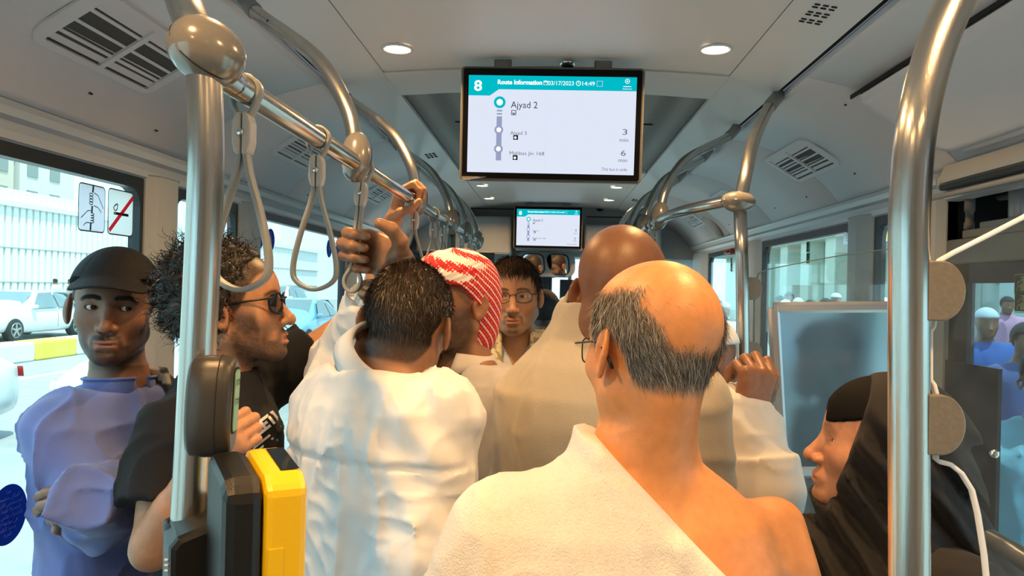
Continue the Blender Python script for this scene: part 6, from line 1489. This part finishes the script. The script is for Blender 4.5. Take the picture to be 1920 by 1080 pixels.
# ---------------------------------------------------------------- man with cap in blue kurta
sk=(.235,.122,.078)
h=Head(W(217,574,1.74),euler(D(201),D(0),D(-2)),1.09,full=.98,nose=1.06,eyes=.0047,ears=.008,look=(-.35,.0),jaw=1.0)
p=Person('man in black cap and blue tunic with arms crossed by the window',h,(-1.0,1.78),D(244),sk,width=.98,depth=.92,N=W(226,742,1.765))
p.arm(1,W(192,965,1.57),W(262,905,1.73),sh=W(104,800,1.64)); p.arm(-1,W(290,950,1.80),W(196,938,1.50))
p.hand(-1,(-.93,.06,-.16),(-.1,-.85,.5),1 ,k=1.14,curls=((16,16,8),(22,20,10),(44,52,24),(50,56,26)),spread=(.06,.0,-.10,-.18),tpts=(W(202,942,1.51),W(206,944,1.52),W(210,946,1.53),W(214,948,1.54)))
sm=scalp_mask(.05,-.08,-.012)
p.build_body(h=.0026,hh=.0024,tones=tones_fn(sk,beard=.95,bcol=(.016,.012,.010),stache=1.,brows=1.,scalp=sm,scol=DK,lipcol=(.30,.13,.11)))
rng=np.random.RandomState(12)
p.hair(lambda L: sm(L)*(1-sst(L[:,2],.045,.06)),2500,lambda L: np.stack([L[:,0]*0,-.04+0*L[:,1],-.08+0*L[:,2]],1),.008,.0005,hcol(DK),rng=rng,lift=.2)
def band_pts(fn,n,seed):
    r=np.random.RandomState(seed); return p.hair(fn,n,lambda L: np.stack([np.sign(L[:,0])*.05,0*L[:,1],-.02+0*L[:,2]],1),.0050,.00032,hcol((.012,.009,.007)),name='eyebrows_and_moustache',rng=r,lift=.12,jitter=.15)
def bm(L):
    x,y,z=L.T; ax=np.abs(x); ar=.0215-.0035*((ax-.030)/.018)**2-.10*np.maximum(ax-.036,0)
    br=.8*np.exp(-(((z-ar)/.0030)**4))*sst(ax,.011,.016)*(1-sst(ax,.045,.053)); st=np.exp(-(((z+.0618+.10*np.maximum(ax-.012,0))/.0056)**4))*(1-sst(ax,.022,.031)); return (br+st)*(y>.05)
band_pts(bm,2200,3)
F_blue=cloth('blue_cotton',(.12,.165,.42),.8,.25,700)
def kf(P,d):
    x,y,t=p.tl(P); return d+np.where(y>0,.004*np.exp(-(x/.0035)**2)*sst(t,.70,.72),0)
p.shirt('tunic',F_blue,off=.018,upto={1:1.97,-1:2.34},loose=.011,wr=.008,tmin=.18,flare=([0,.18,.5,.62,.7],[.22,.22,.20,.185,0]),h=.0055,zcut=.95,f=(12,12,5),seed=21.,extra=kf,neck=.062,ttop=1.016)
p.collar('band_collar',F_blue,(.073,.078),.036,0,gap=.40,tilt=.40,drop=.004,thick=.005)
M_cap=cloth('black_cap_cloth',(.007,.008,.011),.7,.4,900,sheen=0,crease=0)
def capcut(q): return q[:,2]-(.059-.036*sst(-q[:,1],-.06,.05))
def capx(q,d):
    x,y,z=q.T
    vis=sd_ell(q,arr((0,.085,.0)),(.075,.085,.2)); curve=.066-5.2*x*x-.30*(y-.085)
    plate=np.maximum(np.maximum(np.abs(z-curve)-.0028,vis),.055-y); return smin(d,plate,.008)
p.shell('cap',M_cap,.011,lambda q: np.where(q[:,1]>.075,1.,capcut(q)),h=.0034,extra=lambda q,d: capx(q,np.maximum(d+.0008*np.cos(np.arctan2(q[:,0],q[:,1]+.01)*6)**40,-capcut(q))),lo=(-.12,-.15,.0),hi=(.12,.19,.16))
# black and beige striped scarf over his shoulder
def st_cols(V):
    L=(V-p.N)@p.R; v=V[:,2]*1.0+.35*L[:,1]; w=(np.sin(v*150)>0)[:,None]; ck=(np.sin(L[:,0]*190)>.2)[:,None]
    return np.where(w,arr((.018,.018,.022)),np.where(ck,arr((.46,.42,.35)),arr((.34,.30,.25))))
def st_f(P):
    x,y,t=p.tl(P); d=p.loft(P,.036,.80); d=smin(d,sd_cone(P,p.shoulder(-1),p.shoulder(-1)+arr((0,0,-.1)),.06,.07),.05)+.006*np.sin(x*140+2*vnoise(P*12)); return np.maximum(np.maximum(d,x+.055),-x-.22)
p.garment('striped_scarf',st_f,tone_mat('striped_weave',.9,0,.5,400,.08,.3),h=.006,zlow=p.N[2]-.30,cols=st_cols)
p.trousers(mat('white_trousers',(.6,.6,.6),.8))
PC=p
# ---------------------------------------------------------------- curly man in black T-shirt
sk=(.42,.215,.120)
h=Head(W(440,576,1.60),euler(D(-82),D(9),D(0)),1.03,full=1.04,nose=1.16,eyes=.0,mouth=.0045,lip=1.15,neck=1.1)
p=Person('curly-haired man in sunglasses and black T-shirt, arm up on the rail',h,(-.685,1.64),D(-62),sk,width=1.0,depth=.94,N=W(410,724,1.605))
p.arm(1,W(285,1030,1.38),W(372,868,1.335),sh=W(318,812,1.47)); RF,RB=(.25,0,.97),(-.97,0,.25); RW=wrist_for((xl,JL[1]-.098,zl),RF,RB,.98,.079,-.0315); p.arm(-1,W(700,578,1.95),RW,sh=W(494,724,1.77))
p.hand(1,(.78,.06,.60),(.35,-.85,.25),-1,k=.96,curls=((54,76,58),(56,76,56),(56,76,58),(44,76,62)),tflex=(.3,.2),topen=.85)
p.hand(-1,RF,RB,1,k=.98,curls=((48,68,58),(48,68,58),(48,68,58),(36,66,62)),tpts=(RW+arr((.006,-.018,.014)),RW+arr((.030,-.040,.026)),RW+arr((.060,-.046,.036)),RW+arr((.080,-.044,.056))))
sm=scalp_mask(.060,-.09,-.015)
p.build_body(h=.0034,hh=.003,tones=tones_fn(sk,beard=.93,bcol=(.028,.020,.016),stache=.95,scalp=sm,scol=DK,lipcol=(.42,.16,.13)),bare=[(arr(p.arms[1][1])-.07,arr(p.arms[1][1])+arr((.14,.09,.16)),.006),(arr(p.arms[-1][1])-arr((.14,.14,.08)),arr(p.arms[-1][2])+arr((.06,.06,.02)),.006)])
def vol(q): return .006+.036*sst(-q[:,1],-.040,.045)+.008*sst(q[:,2],.05,.1)
def ccut(q): return np.minimum(q[:,2]-(.060-.150*sst(-q[:,1],-.045,.055)), .040-q[:,1]+.9*np.maximum(q[:,2]-.075,0))
hs=p.shell('hair_mass',mat('black_curl_mass',(.010,.008,.007),.55,bump=1.,bscale=160),lambda q: vol(q)*.8,ccut,h=.006,wr=lambda q: .012*(ridge(q*55)-.5),lo=(-.16,-.19,-.14),hi=(.16,.12,.20))
me=hs.data; Vn=np.zeros(len(me.vertices)*3,np.float32); me.vertices.foreach_get('co',Vn); Vn=Vn.reshape(-1,3).astype(float); Fn=np.zeros(len(me.polygons)*4,np.int32); me.loops.foreach_get('vertex_index',Fn); Fn=Fn.reshape(-1,4)
rng=np.random.RandomState(21); P_,N_=surface_points(Vn,Fn,lambda q: np.ones(len(q)),2600,rng); kk=p.h.loc(P_)[:,1]<.045; P_=P_[kk]; N_=N_[kk]
strands('curls',P_,N_,rng.randn(len(P_),3),.024,.0010,M_hair,p.root,rng,segs=12,lift=.5,curl=10.,curlr=.0055,cols=arr((.014,.010,.008))*(.5+rng.rand(len(P_),1)),jitter=.5)
sg=specs_glasses(p,kind='thick',lens=M_lensd,rx=.026,rz=.021,y=.098,zc=-.004,square=.8,rim=.0022,ear=-.02)
F_blk=cloth('black_jersey',(.008,.009,.012),.85,.3,600,sheen=.02)
ts=p.shirt('t_shirt',F_blk,off=.016,upto={1:.62,-1:.42},loose=.013,wr=.006,tmin=.47,h=.006,zcut=.95,neck=.066,f=(13,13,5),seed=33.)
p.trousers(mat('dark_trousers',(.03,.03,.035),.8))
# chest print: white slanted block lettering and three stripes, laid on the cloth
dg=bpy.context.evaluated_depsgraph_get(); bv=BVHTree.FromObject(ts,dg)
def lay(me,name,m,o,ux,uy,dr):
    bm_=bmesh.new(); bm_.from_mesh(me); bmesh.ops.triangulate(bm_,faces=bm_.faces[:])
    for _ in range(2): bmesh.ops.subdivide_edges(bm_,edges=[e for e in bm_.edges if e.calc_length()>.012],cuts=1,use_grid_fill=False); bmesh.ops.triangulate(bm_,faces=bm_.faces[:])
    for v in bm_.verts:
        q=o+ux*v.co.x+uy*v.co.y; hit=bv.ray_cast(q-dr*.3,dr,.8); v.co=(hit[0]-dr*.0025) if hit[0] is not None else q
        v.tag=hit[0] is None or hit[0].y>o.y+.10
    bmesh.ops.delete(bm_,geom=[v for v in bm_.verts if v.tag],context='VERTS'); return obj(name,bm_,m,ts)
M_print=mat('white_print',(.62,.60,.60),.7); M_prr=mat('red_print',(.4,.03,.04),.7)
o=Vector(W(452,842,1.5)); e1=Vector(W(560,758,1.5))-o; ux=e1.normalized(); dr=ray(500,800).normalized(); uy=(ux.cross(dr))*-1; uy=uy if uy.z>0 else -uy
me=text_mesh('ATHLETICS',.034,'LEFT',.0016); me.materials.clear(); xs=[v.co.x for v in me.vertices]; me.transform(Matrix.Diagonal((.150/(max(xs)-min(xs)),1,1,1))); lay(me,'chest_lettering',M_print,o-ux*.012,ux,uy,dr)
for k in range(3):
    b=bmesh.new(); vs=[b.verts.new(v) for v in ((.0,-.012-.0095*k,0),(.13,-.012-.0095*k,0),(.13,-.0165-.0095*k,0),(.0,-.0165-.0095*k,0))]; b.faces.new(vs); m2=bpy.data.meshes.new('s'); b.to_mesh(m2); b.free(); lay(m2,'chest_stripe',M_print if k<2 else M_print,o-ux*.005*(1-k),ux,uy,dr)
PY=p
# small bottle in his hand
bt=thing('juice_bottle','small yellow and green packet held in the hand behind the stop button','packet',W(428,790,1.41))
gq,gx=grip(PY.arms[1][2],(.78,.06,.60),(.35,-.85,.25),-1,.96,.079,-.0285); gx=gx if gx[2]>0 else -gx; q=Vector(gq)+Vector(gx)*.030; MG=Matrix.Translation(q)@Vector((0,0,1)).rotation_difference(Vector(gx)).to_matrix().to_4x4()
b=bmesh.new(); lathe(b,[(.010,-.05),(.0115,-.045),(.0115,.008),(.009,.014)],16,MG); obj('pack',b,mat('yellow_pack',(.75,.48,.03),.35),bt,True)
b=bmesh.new(); lathe(b,[(.0118,-.02),(.0118,-.002)],16,MG,cap=False); obj('green_band',b,mat('green_pack',(.05,.35,.08),.35),bt,True)
b=bmesh.new(); lathe(b,[(.007,.014),(.007,.022),(.005,.023)],14,MG); obj('cap',b,mat('white_cap',(.8,.8,.8),.4),bt,True)
# ---------------------------------------------------------------- woman in black headscarf
sk=(.44,.215,.120)
h=Head(W(1652,836,1.30),euler(D(72),D(8),D(0)),.98,full=1.06,nose=1.12,eyes=.0028,lip=.9,neck=1.0)
p=Person('woman in black headscarf and dark robe standing by the thick pole in profile',h,(.635,1.34),D(92),sk,width=1.12,depth=1.25,N=W(1690,1015,1.33))
p.arm(-1,W(1640,1330,1.10),W(1500,1400,1.2)).arm(1,W(1700,1330,1.52),W(1560,1400,1.45))
p.build_body(h=.0028,tones=tones_fn(sk,brows=.5,bcol=(.06,.04,.03)))
F_hij=cloth('black_scarf_crepe',(.007,.007,.009),.75,.3,700,sheen=.06,crease=.3); F_abaya=cloth('dark_robe',(.018,.017,.018),.8,.3,700,sheen=.06)
p.shirt('robe',F_abaya,off=.03,upto=1.9,loose=.03,wr=.010,tmin=.05,flare=([0,.05,.5,.65],[.22,.22,.205,0]),h=.009,zcut=.95,f=(9,9,4),seed=5.)
V,F_=mesh_field(lambda P: (lambda q: np.maximum(np.maximum(p.h.cranium(q)-.0045,q[:,1]-.093),-(q[:,2]-.026-.25*np.maximum(-q[:,1],0)*0+.4*(q[:,1]-.09)))*p.h.k)(p.h.loc(P)),p.h.c-.16,p.h.c+.17,.004); np_mesh('under_cap',V,F_,cloth('under_cap',(.004,.004,.005),.7,sheen=0,crease=0),p.root); MATS['under_cap'].node_tree.nodes['Principled BSDF'].inputs['Specular IOR Level'].default_value=.08
def hij(P):
    q=p.h.loc(P); x,y,z=q.T
    d=sd_ell(q,arr((0,-.016,.020)),(.106,.116,.108)); d=smin(d,sd_cone(q,(0,-.035,-.03),(0,-.035,-.16),.096,.115),.06); d=d*p.h.k
    body=p.loft(P,.045,.80); body=smin(body,sd_cone(P,p.N+arr((.0,0,.03)),p.N+p.R@arr((0,-.06,-.25)),.12,.20),.06); d=smin(d,body,.06)
    ang=np.arctan2(x,y+.03); v=z-.9*y
    fold=.011*np.sin(v*85+2.2*vnoise(q*14)+.8*np.sin(ang*2))*sst(.085-z,0,.06)+.005*np.sin(v*170+3*vnoise(q*20))*sst(.05-z,0,.06); d=d+fold
    edge=.036+.030*np.clip((.085-z)/.185,0,1.1); return smax(d,np.minimum(y-edge,z+.118-.3*np.maximum(y-.06,0))*p.h.k,.006)
p.garment('headscarf',hij,F_hij,h=.0064,zlow=p.N[2]-.34,ztop=p.h.c[2]+.17)
PM=p
# ---------------------------------------------------------------- man in white with raised hand
sk=(.235,.110,.060)
h=Head(W(1308,676,2.0),euler(D(-78),D(0),D(0)),1.03,full=1.0,nose=1.1,eyes=.003)
p=Person('man in white robe and white head cloth raising his brown hand by the slim pole',h,(.332,2.02),D(-70),sk,width=1.05,depth=1.1,N=W(1290,790,2.0))
p.arm(1,W(1425,925,1.68),W(1402,790,1.72),sh=W(1362,800,1.80)); p.arm(-1,W(1325,1000,2.22),W(1350,1120,2.16))
p.hand(1,(.22,.12,.97),(.30,-.92,.10),1,k=1.24,curls=((48,62,40),(54,66,42),(58,68,42),(62,70,44)),tflex=(.15,.15),topen=.35,spread=(.06,.02,-.02,-.06))
p.build_body(h=.0046,hh=.0028,tones=tones_fn(sk,beard=.4,stache=.4,brows=.9))
p.shirt('robe',F_robe,off=.022,upto={1:1.45,-1:1.9},loose=.040,wr=.008,tmin=.06,flare=([0,.06,.5,.6],[.24,.24,.20,0]),h=.007,zcut=1.05,f=(10,10,5),seed=14.,extra=lambda P,d: smin(d,sd_ell(P,PW(1368,846,1.78),arr((.120,.13,.160)))+p.wrinkle(P,.008,(14,14,5),2.),.05))
p.shell('head_cloth',F_white,.012,lambda q: np.maximum(q[:,2]-.045,np.minimum(-.01-q[:,1],q[:,2]+.13)),h=.005,wr=lambda q: .004*(ridge(q*25)-.5),lo=(-.13,-.16,-.16),hi=(.13,.13,.16),extra=lambda q,d: smin(d,sd_ell(q,arr((0,-.045,-.05)),(.07,.07,.1)),.03))
p.shoes()
# ------------------------------------------------------------------ people farther off, simpler
HT=[0]
def small_person(label,headpos,yaw,tone,col,zf=0.,hair=(.012,.010,.009),capc=None,h=.012,hs=.02,sc=1.,robe=False,group=None,beard=.5,arms=True,pose=None):
    hd=Head(headpos,euler(yaw),sc,eyes=0.); feet=(headpos[0],headpos[1]); p=Person(label,hd,feet,yaw,tone,zfloor=zf,group=group)
    N=p.N
    if arms:
        for g in (-1,1): p.arm(g,N+p.R@arr((g*.24,.0,-.33)),N+p.R@arr((g*.22,.10,-.56)))
    if pose:
        for g,(e,w,hd_) in pose.items():
            p.arm(g,e,w)
            if hd_: p.hand(g,*hd_,curls=((50,60,30),)*4)
    sm=scalp_mask(.058,-.078,-.01); p.build_body(rest=max(h*1.6,.018),h=h,tones=tones_fn(tone,beard=beard,stache=beard,scalp=None if capc else sm,scol=hair))
    HT[0]+=1; m=cloth('street_cloth_%d'%HT[0],col,.85,.3,300,crease=.3)
    if robe: p.shirt('robe',m,off=.02,upto=1.9,wr=.008,tmin=.06,flare=([0,.06,.5,.6],[.24,.24,.20,0]),h=hs,neck=.064)
    else: p.shirt('shirt',m,off=.016,upto=1.85,wr=.006,h=hs,neck=.064); p.trousers(mat('dark_trousers',(.03,.03,.035),.8))
    if capc: p.shell('cap',mat('cap_%d'%HT[0],capc,.8),.009,lambda q: q[:,2]-.040,h=max(h*.6,.006),lo=(-.12,-.15,0),hi=(.12,.14,.16))
    elif h>.004: p.shell('hair',mat('short_hair_%d'%HT[0],hair,.7,bump=1.,bscale=200),.010,lambda q: sm(q)-.5 if False else np.minimum(q[:,2]-(.05-.125*sst(-q[:,1],-.04,.06)),q[:,2]+.08),h=max(h*.6,.006),wr=lambda q: .004*(ridge(q*60)-.5),lo=(-.12,-.15,-.1),hi=(.12,.14,.16))
    return p
# inside, towards the front
small_person('dark-haired passenger seen from behind at the front of the aisle',W(1020,585,4.25),D(0),(.25,.13,.08),(.62,.64,.66),h=.007,hs=.014,hair=(.006,.005,.005))
pp=small_person('passenger in pale grey knitted cap looking at a phone near the front',W(1068,590,4.75),D(120),(.28,.14,.08),(.10,.11,.12),h=.007,hs=.014,capc=(.42,.46,.48),sc=.96,pose={-1:(PW(1062,690,4.60),PW(1052,612,4.60),((.0,.0,1),(.35,-.9,0),1))})
ph=thing('smartphone','bright lit smartphone held up beside the pale knitted cap','phone',W(1050,588,4.6)); q=W(1050,588,4.62)
b=bmesh.new(); prism(b,rrect(.038,.078,.006),-.004,.004,Matrix.Translation(q)@Matrix.Rotation(math.pi/2,4,'X')); obj('case',b,M_black,ph)
b=bmesh.new(); prism(b,rrect(.034,.072,.004),.004,.0045,Matrix.Translation(q)@Matrix.Rotation(math.pi/2,4,'X')); obj('display',b,emis('phone_glow',(.85,.92,1.),1.2),ph)
# the driver, whose face shows in the mirror
dv=small_person('driver in teal shirt with dark beard, visible in the rounded mirror',DRV,D(-10),(.32,.17,.10),(.01,.30,.36),h=.004,hs=.012,sc=1.05,beard=.9)
# dark-dressed person behind the frosted sheet
small_person('dark-robed person in a brown cap behind the frosted poster frame',W(1562,676,2.47),D(100),(.16,.09,.06),(.014,.014,.018),h=.007,hs=.012,capc=(.05,.035,.028),robe=True,sc=1.05)
small_person('person in pale patterned robe beyond the frosted poster frame',W(1705,690,2.75),D(40),(.2,.11,.07),(.46,.40,.44),h=.009,hs=.014,capc=(.5,.5,.52),robe=True) if False else None
# crowd outside on the right
G='people crowding outside the right windows'
for i,(px,py,d,yw,col,cp,lab) in enumerate((
    (1462,567,14,150,(.10,.16,.30),None,'person in dark blue shirt standing in the street crowd'),
    (1480,556,15,160,(.05,.05,.06),None,'tall person in black in the street crowd'),
    (1473,578,11,170,(.62,.64,.66),(.6,.62,.64),'white-capped person in white at the front of the street crowd'),
    (1496,572,13,140,(.45,.55,.62),(.6,.62,.64),'white-capped person in pale blue in the street crowd'),
    (1549,574,12,200,(.45,.03,.05),None,'person in red shirt in the street crowd'),
    (1568,548,14,190,(.06,.07,.10),(.6,.62,.64),'tall white-capped person in dark clothes in the street crowd'),
    (1520,580,10,180,(.30,.36,.42),None,'bare-headed person in grey blue in the street crowd'),
    (1657,578,9,170,(.62,.64,.66),(.62,.64,.66),'white-capped person in white beside the stone building'),
    (1850,606,6.2,170,(.02,.10,.34),(.55,.60,.62),'person in blue shirt and white cap outside the door'),
    (1890,520,11,170,(.60,.30,.45),None,'person in pink behind the blue-shirted person outside'),
    (1925,640,5.2,175,(.05,.08,.20),None,'person in navy at the edge of the door glass'),
    (1340,572,13,180,(.50,.60,.66),None,'person in pale blue beyond the far right window'),
    (1358,582,11,180,(.60,.62,.64),(.6,.62,.64),'white-capped person beyond the far right window'))):
    hp=arr(W(px,py,d)); hp[2]=min(max(hp[2],1.12),1.55)
    small_person(lab,hp,D(yw),(.25,.13,.08),col,zf=ZR,capc=cp,h=.016,hs=.026,group=G,robe=(i%3==2),arms=True)
small_person('person in light blue robe standing close outside the door',(1.66,2.62,1.36),D(160),(.3,.16,.1),(.22,.50,.62),zf=ZR,h=.010,hs=.014,robe=True)
# two walkers beyond the white sedan
for px,d,col,cp,lab in ((103,33,(.7,.7,.68),None,'walker in white beyond the white sedan'),(131,33,(.30,.30,.28),None,'walker in grey beyond the white sedan')):
    hp=arr(W(px,532,d)); hp[2]=1.42; small_person(lab,hp,D(90),(.25,.13,.08),col,zf=ZR,h=.03,hs=.04,robe=True,group='walkers by the ribbed wall')
